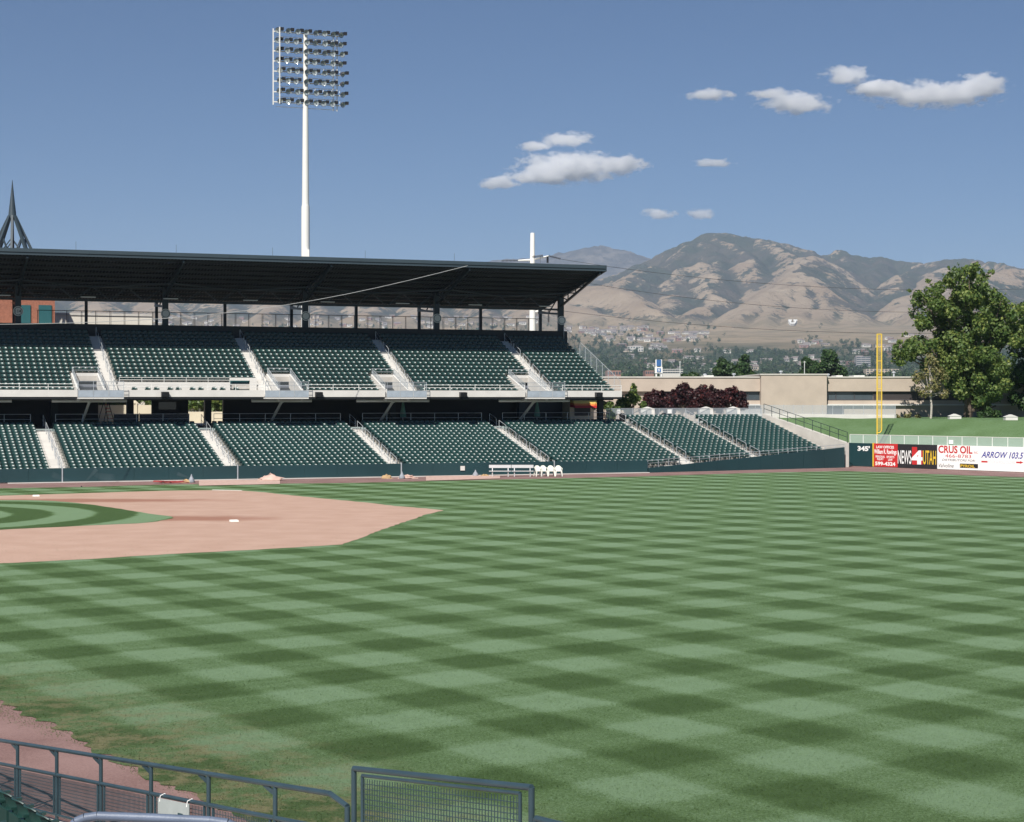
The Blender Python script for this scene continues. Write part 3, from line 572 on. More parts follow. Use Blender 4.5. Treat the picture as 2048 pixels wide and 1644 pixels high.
# loudspeakers on the deck edge
for k, u in enumerate((330, 637.5, 926, 1197)):
    a = a_of(u, 143.1); r = thing('loudspeaker', 'black loudspeaker box on the pale deck edge, ' + ['leftmost of four', 'second of four from the left', 'third of four from the left', 'rightmost of four'][k], 'loudspeaker', W(a, 143.05, 6.3), 'deck edge loudspeakers')
    mb = MB(); p = [W(a - .3, 142.85, 6.36), W(a + .3, 142.85, 6.36), W(a + .3, 143.27, 6.3), W(a - .3, 143.27, 6.3), W(a - .3, 142.78, 6.74), W(a + .3, 142.78, 6.74), W(a + .3, 143.27, 6.78), W(a - .3, 143.27, 6.78)]; mb.hexa(p); mb.build('cabinet', M['black'], r)
    mb = MB(); mb.quad(W(a - .26, 142.838, 6.40), W(a + .26, 142.838, 6.40), W(a + .26, 142.775, 6.71), W(a - .26, 142.775, 6.71)); mb.build('grille', M['dark_steel'], r)
    mb = MB(); mb.sbox(a - .05, a + .05, 143.05, 143.28, 6.2, 6.32); mb.build('bracket', M['dark_steel'], r)
# ------------------------------------------------------------------ roof of the stand
RB0, RZ0, RB1, RZ1 = 148.1, 18.18, 164.6, 15.30
def rz(b): return RZ0 + (RZ1 - RZ0) * (b - RB0) / (RB1 - RB0)
RA0, RA1 = -30., 64.75
rf = thing('grandstand_roof', 'long dark teal cantilever roof on columns over the upper deck', 'roof', W(20, 157, 12.88))
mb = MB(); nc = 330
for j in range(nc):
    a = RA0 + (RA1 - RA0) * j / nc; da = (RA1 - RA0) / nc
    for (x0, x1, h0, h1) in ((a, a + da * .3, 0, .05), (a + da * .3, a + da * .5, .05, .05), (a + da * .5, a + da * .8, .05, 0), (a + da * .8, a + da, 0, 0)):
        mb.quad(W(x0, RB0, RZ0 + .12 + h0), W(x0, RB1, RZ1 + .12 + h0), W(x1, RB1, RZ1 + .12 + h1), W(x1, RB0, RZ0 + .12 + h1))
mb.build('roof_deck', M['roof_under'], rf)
mb = MB(); mb.hexa([W(RA0, RB0, RZ0 + .19), W(RA1, RB0, RZ0 + .19), W(RA1, RB1, RZ1 + .19), W(RA0, RB1, RZ1 + .19), W(RA0, RB0, RZ0 + .27), W(RA1, RB0, RZ0 + .27), W(RA1, RB1, RZ1 + .27), W(RA0, RB1, RZ1 + .27)]); mb.build('roof_skin', M['roof_teal'], rf)
for k in range(8):
    s, t = RA0 + (RA1 + .02 - RA0) * k / 8, RA0 + (RA1 + .02 - RA0) * (k + 1) / 8 - .012
    mb = MB(); mb.sbox(s, t, RB0 - .12, RB0 - .005, RZ0 + .22, RZ0 + .53); mb.build('gutter_board', M['roof_teal'], rf)
    mb = MB(); mb.sbox(s, t, RB0 - .05, RB0 + .06, RZ0 - .02, RZ0 + .20); mb.build('lower_fascia', M['roof_teal'], rf)
mb = MB(); mb.hexa([W(RA1, RB0 - .1, RZ0 - .02), W(RA1 + .1, RB0 - .1, RZ0 - .02), W(RA1 + .1, RB1, RZ1 - .02), W(RA1, RB1, RZ1 - .02), W(RA1, RB0 - .1, RZ0 + .53), W(RA1 + .1, RB0 - .1, RZ0 + .53), W(RA1 + .1, RB1, RZ1 + .40), W(RA1, RB1, RZ1 + .40)]); mb.build('end_fascia', M['roof_teal'], rf)
for k in range(10):
    b = RB0 + .8 + 1.68 * k; mb = MB(); mb.bar(W(RA0, b, rz(b) - .02), W(RA1 - .02, b, rz(b) - .02), .09, .22); mb.build('purlin', M['roof_under'], rf)
COL = [-13.6, -.65, 12.34, 25.3, 38.35, 51.3, 64.25]; CB = 158.0
for a in COL:
    mb = MB(); mb.sbox(a - .26, a + .26, CB - .22, CB + .22, 12.85, rz(CB) - .05); mb.build('column', M['teal_steel'], rf)
    tr = MB(); bot = lambda b: 15.35 + (17.98 - 15.35) * (CB - b) / (CB - RB0 - .25); top = lambda b: rz(b) - .16
    tr.bar(W(a, CB, 15.35), W(a, RB0 + .25, 17.95), .16, .2); tr.bar(W(a, CB, top(CB)), W(a, RB0 + .1, top(RB0 + .1)), .16, .2)
    bs = [CB - (CB - RB0 - .3) * q / 5 for q in range(6)]
    for i in range(5):
        if top(bs[i + 1]) - bot(bs[i + 1]) > .3: tr.bar(W(a, bs[i + 1], bot(bs[i + 1])), W(a, bs[i + 1], top(bs[i + 1])), .09)
        tr.bar(W(a, bs[i], top(bs[i])), W(a, bs[i + 1], bot(bs[i + 1])), .09)
    tr.bar(W(a, CB, 14.6), W(a, RB1 - .6, 15.0), .14, .2); tr.bar(W(a, CB + .2, 16.6), W(a, CB + 3.2, 14.85), .09); tr.bar(W(a, CB + 3.2, 14.85), W(a, RB1 - .5, rz(RB1) - .1), .09)
    tr.build('truss', M['teal_steel'], rf)
for k in range(7):                                               # long trusses between the columns
    if k == 6: break
    s, t = COL[k] + .3, COL[k + 1] - .3; mb = MB()
    for z in (15.05, 16.3): mb.bar(W(s, CB + .05, z), W(t, CB + .05, z), .14, .16)
    for j in range(8): x0, x1 = s + (t - s) * j / 8, s + (t - s) * (j + 1) / 8; mb.bar(W(x0, CB + .05, 15.05 if j % 2 else 16.3), W(x1, CB + .05, 16.3 if j % 2 else 15.05), .09)
    mb.bar(W(COL[k], CB - 4.4, 16.45), W(.5 * (s + t), CB - .2, 16.2), .10); mb.bar(W(COL[k + 1], CB - 4.4, 16.45), W(.5 * (s + t), CB - .2, 16.2), .10); mb.build('long_truss', M['teal_steel'], rf)
for k in range(13):
    a = -13.55 + 6.5 * k; mb = MB(); mb.sbox(a - .13, a + .13, 163.9, 164.2, 12.85, 15.3); mb.build('rear_post', M['teal_steel'], rf)
for k in range(8):
    a = -.5 + 8.4 * k; mb = MB(); mb.tube(W(a, RB0 + .3, RZ0 + .3), W(a, RB0 + .3, RZ0 + 1.25), .012, 4); mb.build('lightning_rod', M['wire'], rf)
for k in range(9):
    a = 3 + 7.3 * k; mb = MB(); mb.sbox(a, a + 1.3, 156.4, 156.65, 15.2, 15.28); mb.build('strip_light', M['grey_white'], rf)
rl = thing('walkway_rail', 'dark mesh railing along the rear walkway under the roof', 'railing', W(40, 163.4, 12.88)); n = 39; 
mb = MB(); mb.tube(W(14.5, 163.4, 14.35), W(64.2, 163.4, 14.35), .03, 5); mb.tube(W(14.5, 163.4, 13.1), W(64.2, 163.4, 13.1), .03, 5); mb.build('rail', M['dark_steel'], rl)
for j in range(n):
    a = 14.5 + 49.7 * j / (n - 1); mb = MB(); mb.tube(W(a, 163.4, 12.87), W(a, 163.4, 14.35), .03, 5); mb.tube(W(a + .12, 163.4, 13.1), W(a + .12, 163.4, 14.35), .012, 4); mb.build('rail_post', M['dark_steel'], rl)
sg_txt = {12.34: '114'}
for k, a in enumerate(COL[2:]):
    d = thing('section_sign', 'round pale section number sign on the ' + ['leftmost', 'second', 'third', 'fourth', 'rightmost'][k] + ' roof column in view', 'sign', W(a, CB - .3, 13.4), 'section number signs')
    mb = MB(); c = W(a, CB - .27, 13.95); X = Vector((CC, SS, 0)); nb = 20; N = Vector((SS, -CC, 0))
    ring = [c + X * .44 * math.cos(6.2832 * i / nb) + Vector((0, 0, .44 * math.sin(6.2832 * i / nb))) for i in range(nb)]
    mb.add([p - N * .04 for p in ring] + [p + N * .04 for p in ring], [tuple(range(nb)), tuple(range(2 * nb - 1, nb - 1, -1))] + [(i, i + nb, (i + 1) % nb + nb, (i + 1) % nb) for i in range(nb)]); mb.build('disc', M['grey_white'], d)
    mb = MB(); r1 = [c + N * .045 + X * .36 * math.cos(6.2832 * i / nb) + Vector((0, 0, .36 * math.sin(6.2832 * i / nb))) for i in range(nb)]; r2 = [c + N * .045 + X * .31 * math.cos(6.2832 * i / nb) + Vector((0, 0, .31 * math.sin(6.2832 * i / nb))) for i in range(nb)]
    mb.add(r1 + r2, [(i, (i + 1) % nb, (i + 1) % nb + nb, i + nb) for i in range(nb)]); mb.build('ring', M['wall_green'], d)
    if k == 0: text_on('number', '114', c + N * .045, X, Vector((0, 0, 1)), -.24, .24, -.14, .14, M['wall_green'], d, bold=.02)
# the pale cable below the roof edge
p, q = W(a_of(935, 148), 148, 18.3), Vector((-38, 112, zat(650, 112))); mb = MB(); pts = [p.lerp(q, t / 14) - Vector((0, 0, 1.6 * math.sin(math.pi * t / 14))) for t in range(15)]
mb.path(pts, .022, 5); tag(mb.build('cable', M['wire_pale']), 'thin pale cable slanting up to the front edge of the roof', 'cable')
# ------------------------------------------------------------------ concourse under the deck
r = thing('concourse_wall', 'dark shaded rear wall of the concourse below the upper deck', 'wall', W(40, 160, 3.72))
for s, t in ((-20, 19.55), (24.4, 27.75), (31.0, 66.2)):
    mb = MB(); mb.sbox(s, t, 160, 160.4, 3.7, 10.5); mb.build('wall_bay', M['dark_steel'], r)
mb = MB(); mb.sbox(25.0, 26.6, 159.9, 159.98, 5.2, 5.9); mb.build('window', M['glass'], r)
for a in (15.6, 22.3, 29.4, 47.2, 60.5):
    mb = MB(); mb.sbox(a - .3, a + .3, 158.9, 159.6, 3.7, 9.5); mb.build('pier', M['teal_steel'], r)
crail = thing('concourse_rail', 'thin steel railing behind the top row of the lower seats', 'railing', W(38, 146.05, 3.72))
for (s, t) in ((2, 12.4), (14.4, 25.4), (27.5, 38.6), (40.6, 51.7), (53.7, 64.3)):
    mb = MB(); n = 5
    for z in (4.92, 4.5): mb.tube(W(s, 146.05, z), W(t, 146.05, z), .022, 5)
    for j in range(n + 1): a = s + (t - s) * j / n; mb.tube(W(a, 146.05, 3.7), W(a, 146.05, 4.93), .024, 5)
    mb.build('rail_bay', M['galv'], crail)
for k, u in enumerate((-60, 178, 560, 778, 1060)):
    bA = a_of([-60, 178, 562, 784, 1066][k], 144.6); half = [3.2, 3.0, 2.6, 3.3, 3.4][k]
    d = thing('deck_support', ['pale tubular deck support at the left edge', 'leftmost full pale tubular support under the upper deck edge', 'second pale tubular support under the upper deck edge', 'third pale tubular support under the upper deck edge', 'rightmost pale tubular support under the upper deck edge'][k], 'support', W(bA - .3, 146.6, 3.72), 'tubular deck supports')
    mb = MB(); mb.tube(W(bA - half, 144.3, 6.02), W(bA + half, 144.3, 6.02), .13, 10); mb.build('beam', M['grey_white'], d, True)
    mb = MB(); mb.lathe(W(bA, 144.3, 5.82), [(.05, 0), (.2, .08), (.24, .2), (.2, .32), (.05, .4)], 10); mb.build('node', M['grey_white'], d, True)
    mb = MB(); mb.tube(W(bA, 144.35, 5.95), W(bA - .25, 147.6, 4.1), .12, 8); mb.build('strut', M['grey_white'], d, True)
    mb = MB(); mb.sbox(bA - .5, bA + .05, 147.3, 147.95, 3.7, 4.2); mb.build('footing', M['grey_white'], d)
d = thing('deck_end_column', 'black square column under the right end of the upper deck', 'column', W(63.5, 146.3, 3.7)); mb = MB(); mb.sbox(63.26, 63.74, 146.2, 146.7, 3.7, 6.3); mb.build('shaft', M['black'], d); mb = MB(); mb.sbox(63.1, 63.9, 146.1, 146.8, 3.7, 4.3); mb.build('plinth', M['black'], d)
d = thing('dark_screen', 'row of dark navy screen panels behind the top seats of the second lower block', 'screen', W(21, 147.6, 3.72))
for j in range(6):
    s, t = a_of(228, 147.6) + j * 1.06, a_of(228, 147.6) + j * 1.06 + 1.02; mb = MB(); mb.sbox(s, t, 147.6, 147.64, 3.8, 4.88); mb.build('panel', mat('navy_panel%d' % j, (.016 + .006 * (j % 2), .019 + .006 * (j % 2), .036), .5), d)
    mb = MB(); mb.tube(W(s, 147.62, 3.7), W(s, 147.62, 5.0), .02, 5); mb.build('post', M['dark_steel'], d)
aL = a_of(212, 149.5); d = thing('step_ladder', 'open step ladder standing in the left concourse gap', 'ladder', W(aL, 149.5, 3.72)); mb = MB()
for sx in (-.28, .28):
    for sb in (-.55, .55): mb.bar(W(aL + sx + sb, 149.5 + .1 * sx, 3.72), W(aL + sx * .6, 149.5, 6.0), .06)
mb.build('rails', M['dark_steel'], d); mb = MB()
for j in range(7): f_ = j / 7; mb.bar(W(aL - .28 * (1 - .4 * f_) + .55 * (1 - f_), 149.47, 3.95 + 2.0 * f_), W(aL + .28 * (1 - .4 * f_) + .55 * (1 - f_), 149.53, 3.95 + 2.0 * f_), .05)
mb.build('steps', M['red_print'], d)
# garden wall and shrubs seen through the concourse gaps: wall
d = thing('garden_wall', 'cream garden wall seen through the gaps of the shaded concourse', 'wall', W(26, 177, 3.7))
mb = MB(); mb.sbox(14, 29, 177, 177.3, 3.7, 5.55); mb.build('tall_wall', M['cream'], d); mb = MB(); mb.sbox(29, 45, 177.05, 177.3, 3.7, 4.85); mb.build('low_wall', M['cream'], d)
mb = MB(); mb.sbox(25.1, 25.5, 176.9, 177.4, 3.7, 5.7); mb.lathe(W(25.3, 177.15, 5.7), [(.38, 0), (.3, .12), (.04, .35)], 4); mb.build('wall_pier', M['cream'], d)
# snack kiosk with awning beyond the deck end
d = thing('snack_kiosk', 'snack kiosk with yellow, orange and red striped awning by the deck end', 'kiosk', W(67.5, 158, 3.7))
k0, k1 = a_of(1140, 158), a_of(1188, 158)
for z0, z1, m in ((5.72, 5.98, 'awn_yellow'), (5.52, 5.72, 'orange'), (5.28, 5.52, 'red_print')): mb = MB(); mb.hexa([W(k0, 157.2 - (5.98 - z0) * .8, z0), W(k1, 157.2 - (5.98 - z0) * .8, z0), W(k1, 158, z0 + .1), W(k0, 158, z0 + .1), W(k0, 157.2 - (5.98 - z1) * .8, z1), W(k1, 157.2 - (5.98 - z1) * .8, z1), W(k1, 158, z1 + .1), W(k0, 158, z1 + .1)]); mb.build('awning_stripe', M[m], d)
mb = MB(); mb.sbox(k0, k1, 158.05, 160.5, 3.7, 6.3); mb.build('booth', M['cream'], d); mb = MB(); mb.sbox(k0 + .5, k1 - .4, 157.98, 158.04, 4.5, 5.4); mb.build('hatch', M['black'], d)
for k, (u, v) in enumerate(((806, 800), (1074, 806))):
    a = a_of(u, 150); d = thing('furled_umbrella', 'furled pale green patio umbrella in the shaded concourse, ' + ['left one', 'right one'][k], 'umbrella', W(a, 150, 3.72)); mb = MB(); mb.lathe(W(a, 150, 3.72), [(.03, 0), (.03, 1.0)], 6); mb.lathe(W(a, 150, 3.72), [(.25, 0), (.25, .08)], 8); mb.build('pole', M['galv'], d)
    mb = MB(); mb.lathe(W(a, 150, 3.72), [(.26, .8), (.30, .95), (.20, 1.5), (.10, 2.1), (.02, 2.35)], 9); mb.build('canopy', M['umbrella'], d)
for k, (u, lab) in enumerate(((1242, 'dark rubbish bin at the top of the rightmost roofed aisle'), (1325, 'dark rubbish bin left of the pale gabled pillar behind the open seats'))):
    a = a_of(u, 148.0); d = thing('rubbish_bin', lab, 'bin', W(a, 147.7, 3.72)); mb = MB(); mb.lathe(W(a, 147.7, 3.72), [(.24, 0), (.30, .9), (.30, .92)], 12); mb.build('barrel', M['black'], d, True); mb = MB(); mb.lathe(W(a, 147.7, 4.64), [(.31, 0), (.31, .06), (.15, .2)], 12); mb.build('lid', M['dark_steel'], d, True)
# ------------------------------------------------------------------ outfield wall, advertising, fence, foul pole
def s_of(u): x = (u - U0) / F; return (x * OW.y - OW.x) / (DW.x - x * DW.y)
def wy(s): return (OW + DW * s).y
ZUP = Vector((0, 0, 1)); NF = -NW
def wrect(mb, s0, s1, z0, z1, off0, off1):
    p = lambda s, o, z: OW + DW * s + NF * o + ZUP * z
    mb.hexa([p(s0, off1, z0), p(s1, off1, z0), p(s1, off0, z0), p(s0, off0, z0), p(s0, off1, z1), p(s1, off1, z1), p(s1, off0, z1), p(s0, off0, z1)])
ow = thing('outfield_wall', 'tall outfield wall that carries the advertising boards', 'wall', OW + DW * 10); WH = 2.13
sP = s_of(1747)
mb = MB(); wrect(mb, -.1, sP - .05, .03, WH, -.1, .06); gp_ = mb.build('distance_panel', M['wall_green'], ow)
mb = MB(); wrect(mb, -.1, 60, -.3, WH - .02, -.35, -.11); mb.build('wall_backing', M['concrete'], ow)
text_on('distance_number', "345'", OW + NF * .061, DW, ZUP, s_of(1716), s_of(1740.5), zat(901.5, wy(.9)), zat(891.5, wy(.9)), M['white_print'], ow, bold=.045)
mb = MB(); wrect(mb, sP - .05, sP + .06, .03, WH + .05, -.1, .08); mb.build('foul_line_stripe', M['yellow'], ow)
def board(u0, u1, mname, lab):
    s0, s1 = s_of(u0), s_of(u1); r = thing('advertising_board', lab, 'sign', OW + DW * ((s0 + s1) / 2), 'boards on the outfield wall'); mb = MB(); wrect(mb, s0 + .01, s1 - .01, .03, WH, -.1, .05); mb.build('panel', M[mname], r)
    def t(txt, x0, y0, x1, y1, m, name='lettering', **k):          # zoomed photo coordinates of the text box
        ua, ub = 1690 + x0 / 5.72, 1690 + x1 / 5.72; sa, sb = s_of(ua), s_of(ub); ym = wy((sa + sb) / 2)
        return text_on(name, txt, OW + NF * .05, DW, ZUP, sa, sb, zat(860 + y1 / 5.72, ym), zat(860 + y0 / 5.72, ym), M[m], r, **k)
    def rect(x0, y0, x1, y1, m, name, o=.004, skew=0):
        ua, ub = 1690 + x0 / 5.72, 1690 + x1 / 5.72; sa, sb = s_of(ua), s_of(ub); ym = wy((sa + sb) / 2); mb = MB(); wrect(mb, sa, sb, zat(860 + y1 / 5.72, ym), zat(860 + y0 / 5.72, ym), .04, .05 + o); return mb.build(name, M[m], r)
    return r, t, rect
r, t, rc = board(1748.5, 1796, 'red_print', 'red advertising board with white law office lettering beside the foul pole')
t('LAW OFFICES', 362, 180, 565, 211, 'white_print', bold=.03); t('William R. Rawlings', 338, 222, 594, 290, 'white_print', bold=.025); t('PERSONAL', 355, 292, 462, 318, 'white_print', bold=.02); t('INJURY', 372, 322, 446, 350, 'white_print', bold=.02)
t('SPORTS', 480, 296, 568, 322, 'white_print', bold=.02); t('LAW', 498, 326, 548, 354, 'white_print', bold=.02); t('599-4324', 350, 364, 580, 408, 'white_print', bold=.035)
r, t, rc = board(1796, 1875, 'black_print', 'black advertising board with a large white 4 on red')
t('NEWS', 608, 232, 762, 388, 'white_print', bold=.01); rc(770, 194, 828, 395, 'red_print', 'red_block'); rc(826, 236, 892, 393, 'red_print', 'red_block'); t('4', 764, 232, 892, 393, 'white_print', bold=.05, off=.012); t('UTAH', 896, 235, 1046, 396, 'yellow_print', bold=.01)
r, t, rc = board(1875, 1961, 'white_print', 'white advertising board with large red letters and a phone number')
t('CRUS OIL', 1072, 180, 1462, 268, 'red_print', bold=.03); t('INC.', 1480, 246, 1528, 272, 'red_print'); t('466-8783', 1150, 280, 1448, 318, 'red_print'); t('DISTRIBUTORS FOR:', 1115, 334, 1498, 358, 'black_print', shear=.25); t('Valvoline', 1076, 384, 1248, 428, 'black_print', shear=.3)
rc(1318, 386, 1526, 436, 'black_print', 'brand_plate'); t('PYROIL', 1326, 396, 1490, 430, 'yellow_print', bold=.02, off=.012)
r, t, rc = board(1961, 2090, 'white_print', 'white advertising board with slanting blue letters at the right edge')
t('ARROW 103.5', 1562, 250, 2048, 324, 'blue_print', shear=.35, bold=.02); t('ROCK & ROLL OLDIES', 1640, 352, 1950, 384, 'faint_print'); rc(1564, 353, 1634, 372, 'red_print', 'red_bar'); rc(1962, 362, 2008, 380, 'red_print', 'red_bar')
sa, sb = s_of(1690 + 2006 / 5.72), s_of(1690 + 2046 / 5.72); zc = zat(860 + 372 / 5.72, wy(sb)); mb = MB(); p = lambda s, z: OW + DW * s + NF * .056 + ZUP * z; mb.add([p(sa, zc - .12), p(sb, zc), p(sa, zc + .12)], [(0, 1, 2)]); mb.build('arrow_head', M['red_print'], r)
for k in range(7):
    s0 = s_of(2090) + 5.2 * k; mb = MB(); wrect(mb, s0 + .01, s0 + 5.19, .03, WH, -.1, .05); mb.build('plain_panel', M['wall_green'], ow)
fe = thing('wall_top_fence', 'pale mesh fence standing on top of the outfield wall', 'fence', OW + DW * 10 + ZUP * WH); n = 34
for j in range(n + 1):
    s = -.05 + 1.53 * j; p = OW + DW * s + NF * -.2; mb = MB(); mb.tube(p + ZUP * (WH - .1), p + ZUP * (WH + .78), .028, 6); mb.build('fence_post', M['white_paint'], fe)
    if j < n: q = OW + DW * (s + 1.53) + NF * -.2; mb = MB(); mb.quad(p + ZUP * WH, q + ZUP * WH, q + ZUP * (WH + .75), p + ZUP * (WH + .75)); mb.build('mesh_panel', M['see_pale'], fe)
mb = MB(); mb.tube(OW + DW * -.05 - NF * .2 + ZUP * (WH + .77), OW + DW * (1.53 * n) - NF * .2 + ZUP * (WH + .77), .024, 6); mb.build('top_rail', M['white_paint'], fe)
s = s_of(1900); mb = MB(); wrect(mb, s - .22, s + .22, WH + .12, WH + .46, -.17, -.14); tag(mb.build('notice', M['white_print']), 'small white notice on the mesh fence above the white boards', 'sign')
FP = OW + DW * s_of(1750.5) + NF * -.02; fpo = thing('foul_pole', 'tall yellow foul pole with a narrow screen on its right', 'foul pole', FP + ZUP * 0)
mb = MB(); mb.tube(FP + NF * -.25 + ZUP * .0, FP + NF * -.25 + ZUP * 12.1, .062, 10); mb.build('pole', M['yellow'], fpo, True)
X = Vector((1, 0, 0)); pb = FP + NF * -.25; mb = MB(); arc = [pb + X * .42 + ZUP * 12.08, pb + X * .42 + ZUP * 3.45] + [pb + X * (.42 - .26 * (1 - math.cos(q * .3927))) + ZUP * (3.45 - .36 * math.sin(q * .3927)) for q in range(1, 5)] + [pb + ZUP * 3.09]
mb.path(arc, .048, 8); mb.tube(pb + ZUP * 12.07, pb + X * .42 + ZUP * 12.07, .048, 8); mb.build('screen_frame', M['yellow'], fpo, True)
for j in range(6): mb = MB(); z = 4.55 + 1.27 * j; mb.tube(pb + ZUP * z, pb + X * .42 + ZUP * z, .03, 6); mb.build('rung', M['yellow'], fpo)
ys, g, b, pos = newmat('yellow_screen'); b.inputs['Base Color'].default_value = (.6, .45, .12, 1); g.l.new(g('MixShader', {0: .3, 1: g('BsdfTransparent').outputs[0], 2: b.outputs[0]}).outputs[0], g.n['Material Output'].inputs[0])
mb = MB(); mb.quad(pb + ZUP * 3.2, pb + X * .42 + ZUP * 3.4, pb + X * .42 + ZUP * 12.07, pb + ZUP * 12.07); mb.build('screen', ys, fpo)
# end wall of the open seats and its rail
e0, e1 = W(81.45, 148.2, 0), W(82.7, 135.0, 0); ew = thing('end_wall', 'sloping concrete end wall with a dark railing beside the grass bank', 'wall', e1)
mb = MB(); n_ = Vector((CC, SS, 0)) * .35; mb.hexa([e0 + ZUP * 0, e1 + ZUP * 0, e1 + n_, e0 + n_, e0 + ZUP * 4.74, e1 + ZUP * 2.22, e1 + n_ + ZUP * 2.22, e0 + n_ + ZUP * 4.74]); mb.build('wall', M['concrete'], ew)
mb = MB(); c0, c1 = e0 + n_ * .5 + ZUP * 4.74, e1 + n_ * .5 + ZUP * 2.22; n = 10
for j in range(n + 1): p = c0.lerp(c1, j / n); mb.tube(p, p + ZUP * .95, .028, 6)
for h in (.95, .5): mb.tube(c0 + ZUP * h, c1 + ZUP * h, .026, 6)
mb.build('railing', M['teal_steel'], ew)
mb = MB()
for i in range(19):
    if LB(i) > bwall(81) + .2: mb.sbox(80.6, 81.9 if LB(i) < 146 else 81.4, LB(i), LB(i) + TR_ + .001, 0, LZ(i) + .02)
mb.build('side_steps', M['concrete'], ew)
# fence, notices and gabled pillars behind the open seats
bf = thing('seat_back_fence', 'grey mesh fence behind the open seat blocks', 'fence', W(73, 148.4, 3.72)); n = 12; A0, A1 = a_of(1212, 148.4), a_of(1524, 148.4)
for j in range(n + 1):
    a = A0 + (A1 - A0) * j / n; mb = MB(); mb.tube(W(a, 148.4, 3.7), W(a, 148.4, 5.28), .026, 6); mb.build('fence_post', M['galv'], bf)
    if j < n: c = A0 + (A1 - A0) * (j + 1) / n; mb = MB(); mb.quad(W(a, 148.4, 3.75), W(c, 148.4, 3.75), W(c, 148.4, 5.25), W(a, 148.4, 5.25)); mb.build('mesh_panel', M['see'], bf)
mb = MB(); mb.tube(W(A0, 148.4, 5.27), W(A1, 148.4, 5.27), .024, 6); mb.build('top_rail', M['galv'], bf)
for k, u in enumerate((1237, 1339.5)): 
    a = a_of(u, 148.3); mb = MB(); mb.sbox(a - .22, a + .22, 148.31, 148.34, 4.78, 5.18); tag(mb.build('notice', M['white_print']), ['small white notice on the mesh fence beside the black column', 'small white notice on the mesh fence right of the single gabled pillar'][k], 'sign', 'notices on the mesh fence')
def pillar(c, wd, h, lab):
    r = thing('gabled_pillar', lab, 'pillar', c, 'gabled concrete pillars'); mb = MB(); x, y, z = c; q = wd / 2; mb.box(x - q, x + q, y - .4, y + .4, z, z + h); mb.build('shaft', M['concrete_white'], r)
    mb = MB(); o = .04; mb.add([(x - q - o, y - .44, z + h), (x + q + o, y - .44, z + h), (x + q + o, y + .44, z + h), (x - q - o, y + .44, z + h), (x, y - .44, z + h + .22), (x, y + .44, z + h + .22)], [(0, 1, 4), (2, 3, 5), (1, 2, 5, 4), (3, 0, 4, 5), (3, 2, 1, 0)]); mb.build('cap', M['concrete_white'], r)
for u, lab in ((1295, 'pale gabled concrete pillar behind the narrow open seat block'), (1412, 'pale gabled concrete pillar, left of the close pair behind the rightmost seats'), (1466, 'pale gabled concrete pillar, right of the close pair behind the rightmost seats')):
    c = W(a_of(u, 148.9), 148.9, 3.72); pillar(c, 1.32, 1.5, lab)
for u, lab in ((1909, 'pale gabled concrete pillar on the grass bank below the big tree'), (2021, 'pale gabled concrete pillar on the grass bank near the right edge')):
    Yp = 165.5 if u < 2000 else 158.5; pillar(Vector(((u - U0) / F * Yp, Yp, 4.2)), 1.12, .32, lab)
# kerb wall and fence on top of the bank
cw = thing('bank_kerb_wall', 'low pale concrete wall along the top of the grass bank', 'wall', BP(-5, 10.2, 4.2)); mb = MB(); q0, q1 = Vector(BP(-23, 10.1, 4.2)), Vector(BP(-2.4, 10.1, 4.2)); mb.bar(q0 + ZUP * .2, q1 + ZUP * .2, .3, .46); mb.build('wall', M['concrete_white'], cw)
ff = thing('bank_fence', 'light steel mesh fence on the low wall above the grass bank', 'fence', q0); n = 16
for j in range(n + 1):
    p = q0.lerp(q1, j / n) + ZUP * .42; mb = MB(); mb.tube(p, p + ZUP * .95, .022, 5); mb.build('fence_post', M['galv'], ff)
    if j < n: q = q0.lerp(q1, (j + 1) / n) + ZUP * .42; mb = MB(); mb.quad(p, q, q + ZUP * .93, p + ZUP * .93); mb.build('mesh_panel', M['see'], ff)
# ------------------------------------------------------------------ tan brick building
BY0 = 188.0
def bx(u): return (u - U0) / F * BY0
def bzv(v): return zat(v, BY0)
tb = thing('tan_brick_building', 'long low tan brick building with window bands behind the seats', 'building', ((bx(1243) + bx(1980)) / 2, BY0, 4.2))
ztop, zmid = bzv(755.5), bzv(750.2); x0, x1, x2, x3 = bx(1200), bx(1520), bx(1651), bx(2050)
wz0, wz1 = bzv(800.5), bzv(783)
for (p, q, zt, nm) in ((x0, x1, ztop, 'left'), (x2, x3, ztop, 'right')):
    mb = MB(); mb.box(p, q, BY0, BY0 + 22, wz1 + .02, zt); mb.box(p, q, BY0, BY0 + 22, 3.6, wz0 - .02); mb.box(p, q, BY0 + .45, BY0 + 22, wz0 - .02, wz1 + .02); mb.build('wall', M['tan_brick'], tb)
mb = MB(); mb.box(x1 + .002, x2 - .002, BY0 - .8, BY0 + 22.5, 3.6, zmid); mb.build('central_wall', M['tan_brick'], tb)
for (p, q, zt) in ((x0, x1 - .01, ztop), (x1 - .1, x2 + .1, zmid), (x2 + .12, x3, ztop)):
    mb = MB(); mb.box(p, q, BY0 - (.88 if zt == zmid else .1), BY0 + 22.6, zt + .002, zt + .14); mb.build('coping', M['concrete'], tb)
wins = [(1303, 1340, 'glass'), (1340, 1385, 'glass'), (1385, 1432, 'glass'), (1432, 1478, 'glass'), (1478, 1496, 'glass'), (1496, 1520, 'glass'), (1651, 1672, 'glass'), (1672, 1709, 'glass'), (1709, 1747, 'glass'), (1748, 1835, 'louver'), (1836, 1960, 'louver')]
